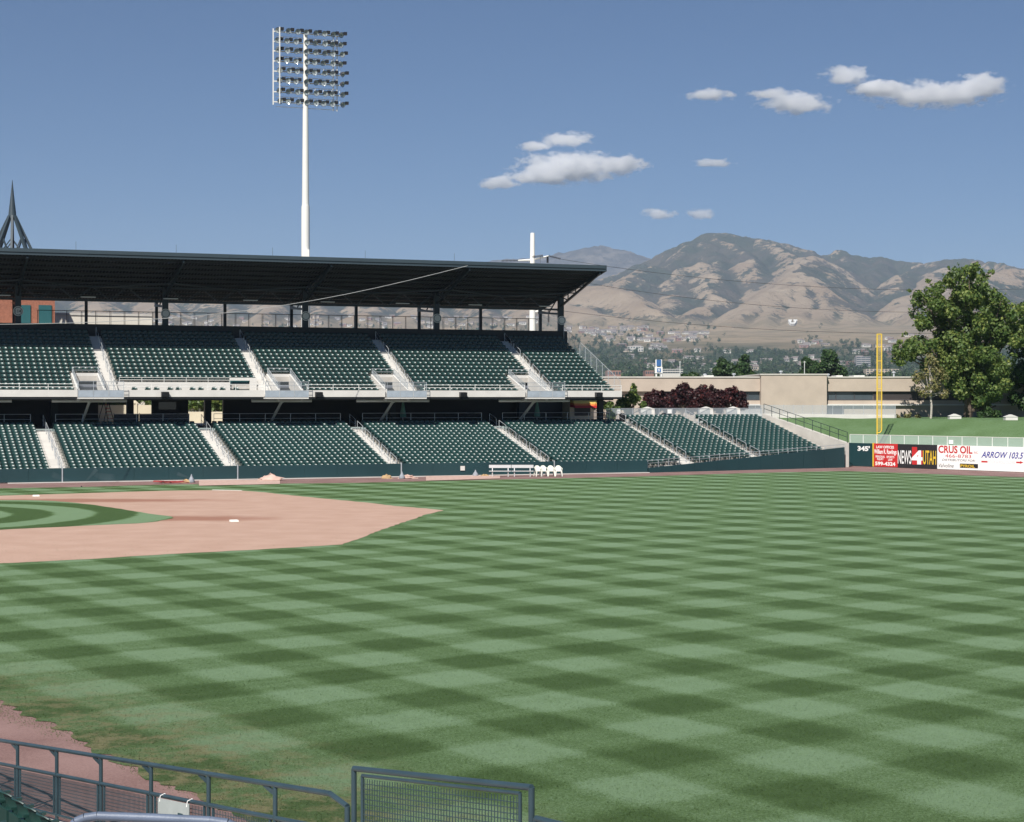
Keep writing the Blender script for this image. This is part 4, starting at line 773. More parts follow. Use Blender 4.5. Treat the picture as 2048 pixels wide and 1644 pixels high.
for u0, u1, mm in wins:
    w_ = MB(); w_.box(bx(u0), bx(u1), BY0 + .36, BY0 + .44, wz0, wz1); wo = w_.build('window', M[mm], tb)
    f_ = MB(); f_.box(bx(u0), bx(u0) + .07, BY0 + .28, BY0 + .37, wz0, wz1); f_.box(bx(u0) + .07, bx(u1), BY0 + .28, BY0 + .37, wz0, wz0 + .07); f_.box(bx(u0) + .07, bx(u1), BY0 + .28, BY0 + .37, wz1 - .07, wz1); f_.build('frame', M['louver'], wo)
    if mm == 'louver':
        l_ = MB()
        for k in range(9): zz = wz0 + .08 + (wz1 - wz0 - .16) * k / 8; l_.box(bx(u0) + .08, bx(u1), BY0 + .30, BY0 + .36, zz, zz + .035)
        l_.build('louver_blades', mat('louver_blade', (.13, .11, .11), .5), wo)
mb = MB(); mb.box(x2 + .01, x3, BY0 - .35, BY0 - .002, bzv(811), bzv(808)); mb.box(x1 - 7.5, x1 - .01, BY0 - .35, BY0 - .002, bzv(811), bzv(808)); mb.build('ledge', M['concrete_white'], tb)
mb = MB(); mb.box(x2 + .02, x2 + 2.0, BY0 - .04, BY0 + .1, 4.2, bzv(812)); mb.build('door', M['louver'], tb)
for u, hh in ((1422, .35), (1482, .4), (1579, .4), (1676, .35), (1812, .6)):
    mb = MB(); z = (zmid if 1520 < u < 1651 else ztop); mb.lathe(((bx(u)), BY0 + 6, z), [(.1, 0), (.1, hh), (.22, hh + .02), (.22, hh + .14), (.05, hh + .2)], 8); mb.build('roof_vent', M['galv'], tb)
for u0, u1 in ((1418, 1438), (1726, 1748), (1690, 1703)): mb = MB(); mb.box(bx(u0), bx(u1), BY0 + 5, BY0 + 8, ztop - .1, ztop + .32); mb.build('roof_unit', M['white_paint'], tb)
# ------------------------------------------------------------------ brick block and spire behind the roof
bb = thing('brick_block', 'red brick building with teal doors behind the upper left of the stand', 'building', W(5, 172, 3.7))
mb = MB(); mb.sbox(-12, 16.5, 168, 178, 3.6, 19.6); mb.build('wall', M['brick'], bb)
for u0, u1 in ((42, 61), (77, 103)):
    a0, a1 = a_of(u0, 168), a_of(u1, 168); mb = MB(); mb.sbox(a0, a1, 167.9, 167.99, 12.8, zat(610, Yab(a0, 168))); mb.build('door', M['door_teal'], bb)
mb = MB(); mb.sbox(-12, 17, 164.6, 168, 12.3, 12.8); mb.build('bridge', M['concrete'], bb)
lw = thing('service_block', 'plain tan block with a parapet behind the rear walkway railing', 'building', W(23, 190, 3.7)); mb = MB(); mb.sbox(17.5, 28.4, 186, 194, 3.6, 15.0); mb.build('wall', M['stucco'], lw); mb = MB(); mb.sbox(17.45, 28.45, 185.9, 194.1, 15.0, 15.25); mb.build('parapet_cap', M['concrete'], lw)
SX, SY = -47.6 * 172.5 / 163.7, 172.5; sc_ = 172.5 / 163.7
sz = lambda v: zat(v, SY)
spr = thing('roof_spire', 'dark teal steel spire with splayed legs above the roof at the left', 'spire', (SX, SY, 19.6))
mb = MB(); mb.lathe((SX, SY, 0), [(.42, sz(436)), (.38, sz(425)), (.20, sz(395)), (.02, sz(360))], 8); mb.build('needle', M['roof_teal'], spr, True)
for k in range(8):
    an = 6.2832 * (k + .3) / 8; c, s = math.cos(an), math.sin(an); mb = MB(); mb.bar((SX + .3 * c, SY + .3 * s, sz(432)), (SX + 2.6 * c, SY + 2.6 * s, 19.6), .22, .28); mb.build('leg', M['roof_teal'], spr)
    a2 = 6.2832 * (k + 1.3) / 8; zq = sz(478); rq = 2.6 * (sz(432) - zq) / (sz(432) - 19.6); mb = MB(); mb.bar((SX + rq * c, SY + rq * s, zq), (SX + 2.5 * math.cos(a2), SY + 2.5 * math.sin(a2), 19.7), .1); mb.bar((SX + 2.5 * c, SY + 2.5 * s, 19.7), (SX + rq * math.cos(a2), SY + rq * math.sin(a2), zq), .1); mb.build('cross_brace', M['roof_teal'], spr)
# ------------------------------------------------------------------ floodlight tower
LY = 171.7; LX = (611 - U0) / F * LY; lz = lambda v: zat(v, LY)
lt = thing('floodlight_tower', 'white floodlight tower with eight rows of lamps above the roof', 'floodlight', (LX, LY, 3.7))
mb = MB(); mb.lathe((LX, LY, 0), [(.46, 3.6), (.42, lz(412))], 14); mb.build('lower_pole', M['steel_white'], lt, True)
mb = MB(); mb.lathe((LX, LY, 0), [(.36, lz(413)), (.27, lz(205)), (.2, lz(64))], 14); mb.build('upper_pole', M['steel_white'], lt, True)
mb = MB(); mb.box(LX - .1, LX + .45, LY - .6, LY - .3, lz(520), lz(500)); mb.build('junction_box', M['steel_white'], lt)
Xa = Vector((CC, SS, 0)); Nb = Vector((SS, -CC, 0)); C0 = Vector((LX, LY, 0)); wpx = LY / F
a_l, a_r = -61 * wpx / .955, 74 * wpx / .955
P_ = lambda a, n, z: C0 + Xa * a + Nb * n + ZUP * z
fr = MB()
for a in (a_l, a_l + .45): fr.bar(P_(a, -.4 if a == a_l else .5, lz(212)), P_(a, -.4 if a == a_l else .5, lz(60)), .10)
for a in (a_r - .95, a_r - .55): fr.bar(P_(a, -.3, lz(218)), P_(a, -.3, lz(66)), .08)
fr.build('frame_upright', M['steel_white'], lt)
rowv = [66, 86, 105, 125, 145, 165, 186, 206]
def lamp_mesh():
    mb = MB(); prof = [(.05, .34), (.12, .32), (.22, .20), (.29, .04), (.30, .0)]; n = 12
    vs = [(r * math.cos(6.2832 * i / n), r * math.sin(6.2832 * i / n), z) for r, z in prof for i in range(n)]
    mb.add(vs, [(j * n + i, (j + 1) * n + i, (j + 1) * n + (i + 1) % n, j * n + (i + 1) % n) for j in range(4) for i in range(n)] + [tuple(range(n))])
    return mb
def lens_mesh():
    mb = MB(); n = 12; vs = [(.27 * math.cos(6.2832 * i / n), .27 * math.sin(6.2832 * i / n), .03) for i in range(n)] + [(.15 * math.cos(6.2832 * i / n), .15 * math.sin(6.2832 * i / n), .10) for i in range(n)] + [(0, 0, .14)]
    mb.add(vs, [(i, (i + 1) % n, (i + 1) % n + n, i + n) for i in range(n)] + [(i + n, (i + 1) % n + n, 2 * n) for i in range(n)]); return mb
LME = lamp_mesh().mesh('lamp', smooth=True); LME.materials.append(M['lamp_body']); LNS = lens_mesh().mesh('lens', smooth=True); LNS.materials.append(M['lens'])
for j, v in enumerate(rowv):
    z = lz(v + 1); mb = MB(); mb.bar(P_(a_l, -.1, z), P_(a_r - .3, -.1, z), .12, .10); mb.bar(P_(a_l + .3, -.35, z - .42), P_(a_r - .5, -.35, z - .42), .05); mb.build('cross_arm', M['steel_white'], lt)
    for k in range(8):
        sh = (-.28, -.28, -.28, -.28, -.28, 0, 0, .15)[j] if False else rnd.uniform(-.15, .12); a = a_l + .42 + .92 * k + sh; aim = rnd.uniform(-.45, .35) + (.6 if k == 7 else 0)
        o = bpy.data.objects.new('lamp', LME); link(o); o.parent = lt; p = P_(a, .42, z + .02); o.location = p - WL[lt.name]
        d = (Nb * math.cos(aim) + Xa * math.sin(aim) * (1 if k == 7 else 1) + ZUP * (-.28 - rnd.uniform(-.15, .2))).normalized(); o.rotation_euler = (-d).to_track_quat('Z', 'Y').to_euler()
        q = bpy.data.objects.new('lens', LNS); link(q); q.parent = o
        mb = MB(); b0 = P_(a + .47, .05, z + .16); mb.hexa([b0 + Xa * x + Nb * y + ZUP * w_ for w_ in (-.04, .26) for x, y in ((-.17, .14), (.17, .14), (.17, -.14), (-.17, -.14))]); mb.bar(P_(a + .2, .0, z), p, .06); mb.build('ballast_box', M['black'], lt)
    if j < 7 and j not in (1, 4):
        mb = MB()
        for k in range(8): a = a_l + .9 + .85 * k; mb.bar(P_(a, -.35, z - .42), P_(a - .12, -.2, z - .75), .035)
        mb.build('hanger', M['steel_white'], lt)
# ------------------------------------------------------------------ power pole and lines
PY = 262.; PX = (1065 - U0) / F * PY; pz = lambda v: zat(v, PY); px = lambda u: (u - U0) / F * PY
pp = thing('power_pole', 'tall pale steel power pole with insulator arms behind the roof', 'utility pole', (PX, PY, 3.6))
mb = MB(); mb.lathe((PX, PY, 0), [(.56, 3.5), (.50, pz(640)), (.33, pz(467)), (.30, pz(466))], 12); mb.build('shaft', M['steel_white'], pp, True)
mb = MB(); mb.tube((PX, PY, pz(520)), (px(1036), PY, pz(521)), .2, 8, .1); mb.tube((PX, PY, pz(519)), (px(1097), PY, pz(512)), .2, 8, .1); mb.tube((PX, PY, pz(625)), (px(1100), PY, pz(617)), .2, 8, .1); mb.build('arm', M['steel_white'], pp, True)
def insul(u0, v0, u1, v1):
    mb = MB(); p, q = Vector((px(u0), PY - .3, pz(v0))), Vector((px(u1), PY - .3, pz(v1)))
    for j in range(12): m = p.lerp(q, (j + .5) / 12); d = (q - p).normalized(); mb.tube(m - d * .035, m + d * .035, .16, 8)
    mb.tube(p, q, .04, 5); mb.build('insulator', M['dark_steel'], pp)
for c in ((1036, 521, 1003, 522), (1097, 512, 1121, 518), (1064, 514, 1086, 511), (1095, 513, 1095, 526), (1097, 618, 1117, 621), (1097, 618, 1097, 645)): insul(*c)
for k, (u0, v0, um, vm, u1, v1, lab) in enumerate(((1120, 518, 1600, 575, 2200, 570, 'uppermost thin power line crossing the mountain'), (1060, 545, 1600, 618, 2200, 610, 'second thin power line crossing the mountain'), (1118, 621, 1600, 664, 2200, 655, 'lowest thin power line crossing the hillside'))):
    mb = MB(); pts = []
    for j in range(41):
        t = j / 40; u = u0 + (u1 - u0) * t; v = v0 * (1 - t) ** 2 + 2 * (2 * vm - .5 * (v0 + v1)) * t * (1 - t) + v1 * t * t; D = PY + 60 * t; pts.append(Vector(((u - U0) / F * D, D, zat(v, D))))
    mb.path(pts, .028, 4); tag(mb.build('power_line', M['wire']), lab, 'power line', 'power lines')
# ------------------------------------------------------------------ trees and shrubs
def leaf_cloud(blobs, n, size, seed, flat=.5, shell=.55):
    """leaf-sized folded quads spread through the outer volume of many ellipsoids"""
    r = np.random.default_rng(seed); B = np.array(blobs, float); vol = (B[:, 3] * B[:, 4] * B[:, 5]) ** .7; k = r.choice(len(B), n, p=vol / vol.sum())
    d = r.normal(size=(n, 3)); d /= np.linalg.norm(d, axis=1)[:, None]; rad = (shell + (1 - shell) * r.random(n)) ** .6 * (1 + .12 * r.normal(size=n))
    c = B[k, :3] + d * B[k, 3:6] * rad[:, None]
    nr = d + r.normal(size=(n, 3)) * .8; nr[:, 2] += .35; nr /= np.linalg.norm(nr, axis=1)[:, None]; up = r.normal(size=(n, 3)); t = np.cross(nr, up); t /= np.linalg.norm(t, axis=1)[:, None] + 1e-9; bt = np.cross(nr, t)
    s = (B[k, 3] * -size if size < 0 else size) * (.6 + .8 * r.random(n)); a = t * s[:, None]; bq = bt * (s * .62)[:, None]; fold = nr * (s * .22)[:, None]
    V = np.stack([c - a, c - bq + fold, c + a, c + bq + fold], 1).reshape(-1, 3); Fc = np.arange(4 * n).reshape(n, 4)
    var = np.clip(r.normal(.45, .2, n) + .12 * (r.random(len(B))[k] - .5) * 2, 0, 1); return V, Fc, np.repeat(var, 4)
def crown(root, blobs, n, size, seed, m, name='crown'):
    V, Fc, var = leaf_cloud(blobs, n, size, seed); off = WL[root.name]; me = npmesh(name, V - np.array(off), Fc, M[m], False, None, {'var': var}); o = bpy.data.objects.new(name, me); link(o); o.parent = root; WL[o.name] = off; return o
def limb(mb, p, q, r0, r1, r, n=5, bend=.08):
    pts = [Vector(p)]; L = (Vector(q) - Vector(p)).length
    for i in range(1, n + 1):
        t = i / n; pts.append(Vector(p).lerp(Vector(q), t) + Vector((r.uniform(-1, 1), r.uniform(-1, 1), r.uniform(-.5, .5))) * L * bend * math.sin(math.pi * t))
    for i in range(n): mb.tube(pts[i], pts[i + 1], r0 + (r1 - r0) * i / n, 7, r0 + (r1 - r0) * (i + 1) / n)
    return pts[-1]
def tree(name, label, base, h, blobs, n, size, m, seed, bark='bark', tr=.3, fork=.3, group=None, cat='tree', sprig=.75):
    r = random.Random(seed); root = thing(name, label, cat, base, group); mb = MB(); x, y, z = base; top = Vector((x, y, z + h * fork)); limb(mb, (x, y, z - .3), top, tr, tr * .75, r, 4, .03)
    for b in blobs: limb(mb, top - Vector((0, 0, r.uniform(0, h * fork * .3))), (b[0] + r.uniform(-.2, .2) * b[3], b[1], b[2] + .3 * b[5]), tr * .42, tr * .07, r, 5, .07)
    mb.build('trunk', M[bark], root, True); crown(root, blobs, n, size, seed, m); return root
# big cottonwood on the bank
TY_ = 181.; tx = lambda u: (u - U0) / F * TY_; tz = lambda v: zat(v, TY_); r_ = random.Random(3)
core = [(1905, 560, 24), (1935, 548, 22), (1868, 590, 22), (1838, 600, 20), (1880, 620, 32), (1930, 600, 36), (1965, 590, 30), (1995, 610, 30), (2025, 625, 26), (1850, 640, 26), (1895, 665, 36), (1945, 655, 40), (1990, 660, 38), (2030, 670, 30), (1820, 700, 24), (1800, 715, 20), (1798, 690, 14), (1840, 690, 26), (1880, 715, 34), (1925, 715, 42), (1970, 720, 42), (1935, 765, 40), (1975, 775, 40), (2000, 735, 30), (1905, 750, 28), (1960, 800, 26), (1985, 545, 14), (1958, 552, 16), (1925, 530, 8), (1900, 536, 8), (1965, 540, 9), (1822, 578, 8), (2042, 610, 14), (1868, 566, 12), (1815, 668, 10), (1789, 700, 9)]
bl = []
for u, v, rr in core:
    rad = rr * TY_ / F
    for j in range(max(2, int(rr / 4))):
        q = rad * .75; bl.append((tx(u) + r_.uniform(-q, q), TY_ + r_.uniform(-1.6, 1.6) * (1 + rr / 30), tz(v) + r_.uniform(-q, q) * .9, rad * r_.uniform(.28, .5), rad * r_.uniform(.3, .6), rad * r_.uniform(.28, .5)))
root = thing('cottonwood_tree', 'tall broad green cottonwood tree on the grass bank at the right', 'tree', (tx(1936), TY_, 4.2)); mb = MB()
b0 = Vector((tx(1934), TY_, 4.0)); f0 = Vector((tx(1938), TY_, tz(780))); limb(mb, b0, f0, .5, .36, r_, 4, .03)
for u, v, rr in core[:28]: limb(mb, f0 + Vector((0, r_.uniform(-.2, .2), r_.uniform(-.8, 1.5))), (tx(u), TY_ + r_.uniform(-1.5, 1.5), tz(v - .2 * rr)), .17, .03, r_, 6, .07)
limb(mb, b0 + ZUP * .9, (tx(1990), TY_ - .4, tz(812)), .22, .1, r_, 5, .06); mb.build('trunk', M['bark'], root, True); bl += [(tx(u), TY_, tz(v), rr * TY_ / F * .8, rr * TY_ / F * .9, rr * TY_ / F * .8) for u, v, rr in core if rr > 18]
crown(root, bl, 42000, .175, 4, 'leaf')
def tree_px(name, lab, cores, D, base_u, zb, n, size, m, seed, bark='bark', tr=.25, fork=.3, group=None, depth=.8, cat='tree'):
    r = random.Random(seed); bs = []
    for u, v, rr in cores:
        rad = rr * D / F
        for j in range(4): bs.append(((u - U0) / F * D + r.uniform(-.5, .5) * rad, D + r.uniform(-1, 1) * rad * depth, zat(v, D) + r.uniform(-.5, .5) * rad, rad * r.uniform(.45, .7), rad * r.uniform(.5, .8), rad * r.uniform(.45, .7)))
    h = max(b[2] for b in bs) - zb; return tree(name, lab, ((base_u - U0) / F * D, D, zb), h, bs, n, size, m, seed, bark, tr, fork, group, cat)
tree_px('cottonwood_tree', 'dense green tree at the right edge, partly out of frame', [(2050, 700, 34), (2040, 760, 34), (2075, 660, 40), (2060, 800, 26), (2035, 800, 18), (2090, 740, 40)], 186, 2062, 4.2, 7000, .22, 'leaf_dark', 21, tr=.3)
tree_px('young_tree', 'small sparse tree with pale trunk and yellowing leaves before the tan building', [(1862, 730, 18), (1845, 755, 18), (1878, 752, 20), (1862, 775, 20), (1885, 785, 14), (1840, 785, 14), (1862, 715, 10)], 172, 1861, 4.2, 1500, .13, 'leaf_thin', 22, 'bark_pale', .12, .45)
for k, (uu, lab) in enumerate(((1315, 'purple-leaved shrub at the left end of the row'), (1365, 'tall purple-leaved shrub left of the middle of the row'), (1415, 'tall purple-leaved shrub right of the middle of the row'), (1462, 'purple-leaved shrub at the right end of the row'))):
    hh = [795, 786, 786, 789][k]; cs = [(uu + du, vv, rr) for du, vv, rr in ((-17, hh + 9, 17), (17, hh + 9, 17), (0, hh, 18), (-20, 812, 18), (20, 812, 18), (0, 802, 20), (-5, hh - 11, 7), (9, hh - 10, 7), (-18, hh - 3, 7), (20, hh - 2, 7))]
    tree_px('purple_shrub', lab + ' before the tan building', cs, 178, uu, 4.0, 6000, .12, 'leaf_purple', 30 + k, tr=.1, fork=.25, group='purple-leaved shrubs', cat='shrub')
tree_px('green_shrub', 'loose green shrub just right of the upper deck end', [(1265, 785, 13), (1252, 800, 14), (1275, 800, 15), (1268, 775, 8), (1240, 810, 12), (1285, 815, 12), (1260, 815, 14)], 174, 1264, 3.7, 2200, .15, 'leaf', 41, tr=.08, cat='shrub')
tree_px('green_shrub', 'low green shrub below the upper deck end behind the black column', [(1215, 812, 13), (1195, 806, 12), (1228, 820, 12), (1222, 835, 10), (1180, 812, 12)], 172, 1210, 3.7, 1600, .15, 'leaf', 42, tr=.08, cat='shrub')
for k, (u, v, lab) in enumerate(((215, 806, 'green shrub above the cream wall in the left concourse gap'), (270, 803, 'wide green shrub above the cream wall beside its pier'), (395, 808, 'green shrub filling the left half of the right concourse gap'), (428, 808, 'green shrub filling the right half of the right concourse gap'))):
    D = Yab(a_of(u, 181), 181); tree_px('green_shrub', lab, [(u, v, 20), (u - 22, v + 3, 16), (u + 22, v + 2, 16), (u, v - 14, 14)], D, u, 3.7, 1400, .17, 'leaf', 50 + k, tr=.1, cat='shrub')
tree_px('ground_shrub', 'low dark green shrub under the cottonwood tree', [(1975, 825, 13), (1962, 830, 10), (1990, 830, 10)], 178, 1976, 4.2, 900, .14, 'leaf_dark', 61, tr=.05, cat='shrub')
tree_px('ground_shrub', 'low grey-green planting beside the young tree', [(1815, 832, 7), (1835, 834, 6), (1795, 834, 6)], 176, 1815, 4.1, 500, .12, 'leaf_thin', 62, tr=.04, cat='shrub')
for k, (cs, D, bu, lab) in enumerate((([(1452, 738, 20), (1440, 748, 14), (1465, 752, 16)], 420, 1452, 'round dark green tree, left of the pair above the tan roof'), ([(1492, 728, 20), (1482, 745, 20), (1502, 748, 16), (1492, 716, 9)], 410, 1492, 'taller dark green tree, right of the pair above the tan roof'),
        ([(1622, 735, 20), (1614, 750, 14), (1632, 752, 14)], 430, 1622, 'lower left dome of dark green tree behind the raised tan wall'), ([(1658, 722, 22), (1645, 742, 22), (1675, 740, 22), (1655, 708, 11), (1685, 750, 14)], 420, 1660, 'tall dark green tree behind the raised tan wall'), ([(1385, 752, 12), (1372, 757, 9)], 380, 1383, 'small dark green treetop just above the tan roof'))):
    tree_px('dark_tree', lab, cs, D, bu, 3.6, 3200, .36, 'leaf_dark', 70 + k, tr=.4, group='dark trees behind the tan building')
# ------------------------------------------------------------------ things on the field
def place(u, v): return gp(u, v)
def fbase(p, lab, rot):
    mb = MB(); c, s = math.cos(rot), math.sin(rot); q = .21; pr = [(-q, -q), (q, -q), (q, q), (-q, q)]
    vs = [Vector((p.x + x * c - y * s, p.y + x * s + y * c, .012)) for x, y in pr] + [Vector((p.x + .88 * (x * c - y * s), p.y + .88 * (x * s + y * c), .10)) for x, y in pr]; mb.hexa(vs); tag(mb.build('base', M['base']), lab, 'base')
fbase(place(72, 993), 'white square base on the dirt beyond the infield grass', TH); fbase(place(468, 1043.5), 'white square base in the middle of the bare infield dirt', TH)
mb = MB(); l0, l1 = gp(425, 980), gp(484, 981.5); mb.bar(l0 + ZUP * .012, l1 + ZUP * .012, .1, .02); tag(mb.build('chalk_line', M['white_paint']), 'short white chalk line at the far edge of the dirt', 'line')
def bench(p0, p1, lab):
    r = thing('team_bench', lab, 'bench', (p0 + p1) / 2, 'aluminium team benches'); d = (p1 - p0).normalized(); n = Vector((-d.y, d.x, 0)); L = (p1 - p0).length
    mb = MB(); mb.bar(p0 + ZUP * .43, p1 + ZUP * .43, .28, .05); mb.build('seat', M['alu'], r); mb = MB(); mb.bar(p0 + n * .2 + ZUP * .80, p1 + n * .2 + ZUP * .80, .05, .24); mb.build('backrest', M['alu'], r)
    for t in (.15, .85):
        q = p0.lerp(p1, t); mb = MB(); mb.bar(q - n * .0, q + ZUP * .41, .08, .06); mb.bar(q - n * .2 + ZUP * .02, q + n * .22 + ZUP * .02, .08, .04); mb.bar(q + n * .16 + ZUP * .40, q + n * .225 + ZUP * .70, .06, .05); mb.build('leg', M['alu'], r)
bench(gp(978, 953), gp(1023, 953), 'white metal bench with backrest, left of the end-to-end pair'); bench(gp(1022, 953), gp(1067, 953), 'white metal bench with backrest beside the plastic chairs')
def plastic_chair(p, rz, lab):
    r = thing('plastic_chair', lab, 'chair', p, 'white plastic chairs at the field wall'); c, s = math.cos(rz), math.sin(rz); T = lambda x, y, z: Vector((p.x + x * c - y * s, p.y + x * s + y * c, p.z + z))
    mb = MB(); nx = 6
    mb.hexa([T(-.21, -.22, .40), T(.21, -.22, .40), T(.21, .22, .38), T(-.21, .22, .38), T(-.21, -.22, .435), T(.21, -.22, .435), T(.21, .22, .415), T(-.21, .22, .415)]); mb.build('seat', M['chair_white'], r)
    mb = MB(); cols = []
    for i in range(nx + 1):
        x = -1 + 2 * i / nx; zt = .86 - .16 * abs(x) ** 3; cols.append([(.23 * x, .22 + .02 - .05 * x * x, .40), (.24 * x, .27 - .06 * x * x, .62), (.235 * x, .31 - .07 * x * x, zt)])
    for i in range(nx):
        for j in range(2):
            a, b, cc, d = cols[i][j], cols[i + 1][j], cols[i + 1][j + 1], cols[i][j + 1]
            if j == 0 and i in (1, 3, 4) : g2 = .3; b = tuple(a[k] + (b[k] - a[k]) * .75 for k in range(3)); cc = tuple(d[k] + (cc[k] - d[k]) * .75 for k in range(3))
            o = lambda q: (q[0], q[1] + .02, q[2]); mb.hexa([T(*a), T(*b), T(*o(b)), T(*o(a)), T(*d), T(*cc), T(*o(cc)), T(*o(d))])
    mb.build('backrest', M['chair_white'], r)
    for sx in (-1, 1):
        for yy, y1 in ((-.22, -.25), (.20, .30)):
            mb = MB(); mb.hexa([T(sx * .27 - .03, y1 - .03, 0), T(sx * .27 + .03, y1 - .03, 0), T(sx * .27 + .03, y1 + .03, 0), T(sx * .27 - .03, y1 + .03, 0), T(sx * .22 - .045, yy - .04, .42), T(sx * .22 + .045, yy - .04, .42), T(sx * .22 + .045, yy + .04, .42), T(sx * .22 - .045, yy + .04, .42)]); mb.build('leg', M['chair_white'], r)
        mb = MB(); mb.path([T(sx * .23, -.2, .42), T(sx * .275, -.2, .60), T(sx * .285, -.14, .63), T(sx * .27, .18, .66), T(sx * .22, .25, .68)], .027, 6); mb.build('armrest', M['chair_white'], r, True)
for u, rz_, lab in ((1076.5, .15, 'leftmost of four white plastic chairs'), (1087.5, .28, 'second from left of four white plastic chairs'), (1102, .35, 'third from left of four white plastic chairs'), (1117, .42, 'rightmost of four white plastic chairs')):
    plastic_chair(gp(u, 952.5), TH - rz_ + .15, lab + ' at the green wall')
def lump(name, p, rx, ry, h, m, lab, cat, seed):
    r = np.random.default_rng(seed); mb = MB(); nu, nv = 14, 6; vs = []
    for j in range(nv + 1):
        f = j / nv * 1.5708
        for i in range(nu): a = 6.2832 * i / nu; k = 1 + .3 * r.normal() * (1 if j < nv else 0) * .6; vs.append((p.x + rx * math.cos(f) * math.cos(a) * k, p.y + ry * math.cos(f) * math.sin(a) * k, p.z + max(0, h * math.sin(f) * (1 + .2 * r.normal())) - .02))
    mb.add(vs, [(j * nu + i, j * nu + (i + 1) % nu, (j + 1) * nu + (i + 1) % nu, (j + 1) * nu + i) for j in range(nv) for i in range(nu)] + [tuple(range(nu - 1, -1, -1)), tuple(range(nv * nu, (nv + 1) * nu))]); tag(mb.build(name, M[m], smooth=True), lab, cat)
lump('sandbag', gp(405, 959), .45, .3, .28, 'sack', 'brown sack at the left end of the pink tarp by the wall', 'sack', 1); lump('sandbag', gp(372, 965), .5, .3, .22, 'sack', 'brown sack beside the tangled red hose', 'sack', 2); lump('sandbag', gp(773, 956.5), .42, .28, .27, 'sack', 'brown sack left of the third wall gate', 'sack', 3); lump('sandbag', gp(970, 952.5), .35, .22, .16, 'sack', 'small brown sack left of the metal bench', 'sack', 4)
lump('folded_tarp', gp(541, 961), .95, .5, .42, 'tarp_pink', 'crumpled pink tarp heap at the foot of the wall', 'tarp', 5); lump('folded_tarp', gp(815, 956.5), .7, .3, .25, 'tarp_pink', 'grey-pink crumpled tarp right of the third wall gate', 'tarp', 6)
mb = MB(); q = [gp(398, 972), gp(560, 968.5), gp(560, 960.5), gp(398, 961)]; mb.add([Vector((p.x, p.y, .03)) for p in q], [(0, 1, 2, 3)]); mb.add([Vector((p.x, p.y, -.02)) for p in q], [(3, 2, 1, 0)]); tag(mb.build('mound_tarp', M['tarp_pink']), 'flat pink tarp spread along the warning track', 'tarp')
mb = MB(); q = [gp(852, 962), gp(1000, 957.5), gp(1000, 951.5), gp(852, 952.5)]; mb.add([Vector((p.x, p.y, .03)) for p in q], [(0, 1, 2, 3)]); mb.add([Vector((p.x, p.y, -.02)) for p in q], [(3, 2, 1, 0)]); tag(mb.build('mound_tarp', M['tarp_pink']), 'pale pink tarp spread in front of the metal bench', 'tarp')
for u, v, h, lab, sd_ in ((383, 965, .62, 'upright grey bag with a pointed top beside the red hose', 1), (804, 957, .55, 'upright grey bag with a pointed top right of the third wall gate', 2), (951, 952, .5, 'small upright grey bag left of the metal bench', 3)):
    p = gp(u, v); mb = MB(); mb.lathe(p, [(.22, 0), (.25, .1), (.17, h * .45), (.07, h * .75), (.03, h)], 10); tag(mb.build('grey_bag', M['grey_bag'], smooth=True), lab, 'bag')
mb = MB(); c = gp(340, 966.5); pts = [c + Vector((.95 * math.sin(2.1 * t) + .35 * math.sin(7.3 * t), .4 * math.cos(3.1 * t), .05 + .11 * abs(math.sin(1.7 * t)))) for t in np.linspace(0, 9, 90)]; mb.path(pts, .03, 5); tag(mb.build('hose', M['hose_red']), 'tangled dark red hose lying at the foot of the wall', 'hose')
p = W(a_of(926, 130.9), 130.97, .45); mb = MB(); mb.sbox(a_of(921.5, 130.9), a_of(930, 130.9), 130.93, 130.995, .42, .78); tag(mb.build('wall_box', M['concrete_white']), 'small white service box on the green field wall', 'box')
# sprinkler water: fine spray as thin volumes of mist
def spray(p, q, r0, r1, dens, lab):
    mb = MB(); mb.tube(p, q, r0, 10, r1); o = mb.build('sprinkler_spray', SPR[dens], smooth=True); tag(o, lab, 'water spray')
SPR = {}
for d_ in (.16, .05):
    m = bpy.data.materials.new('water_mist'); m.use_nodes = True; m.node_tree.nodes.clear(); o = m.node_tree.nodes.new('ShaderNodeOutputMaterial'); v = m.node_tree.nodes.new('ShaderNodeVolumePrincipled'); v.inputs['Color'].default_value = (.9, .93, .96, 1); v.inputs['Density'].default_value = d_; m.node_tree.links.new(v.outputs[0], o.inputs['Volume']); SPR[d_] = m
s0 = gp(163, 974); spray(s0 + ZUP * .06, s0 + Vector((1.0, .3, 1.25)), .03, .16, .16, 'narrow rising jet of sprinkler water at the left of the wall'); spray(s0 + Vector((.7, .5, .9)), s0 + Vector((1.8, 1.5, .4)), .12, .5, .05, 'faint drifting veil of water right of the rising jet')
spray(s0 + ZUP * .06, s0 + Vector((-2.2, .6, .85)), .03, .25, .05, 'faint jet of sprinkler water slanting to the left'); s1 = gp(385, 962); spray(s1 + ZUP * .15, s1 + Vector((-1.2, .3, .55)), .04, .16, .16, 'short jet of water left of the grey bag')
mb = MB(); mb.lathe(s0 - ZUP * .01, [(.06, 0), (.05, .06), (.02, .1)], 8); tag(mb.build('lawn_sprinkler', M['black']), 'small black sprinkler head at the edge of the track', 'sprinkler')
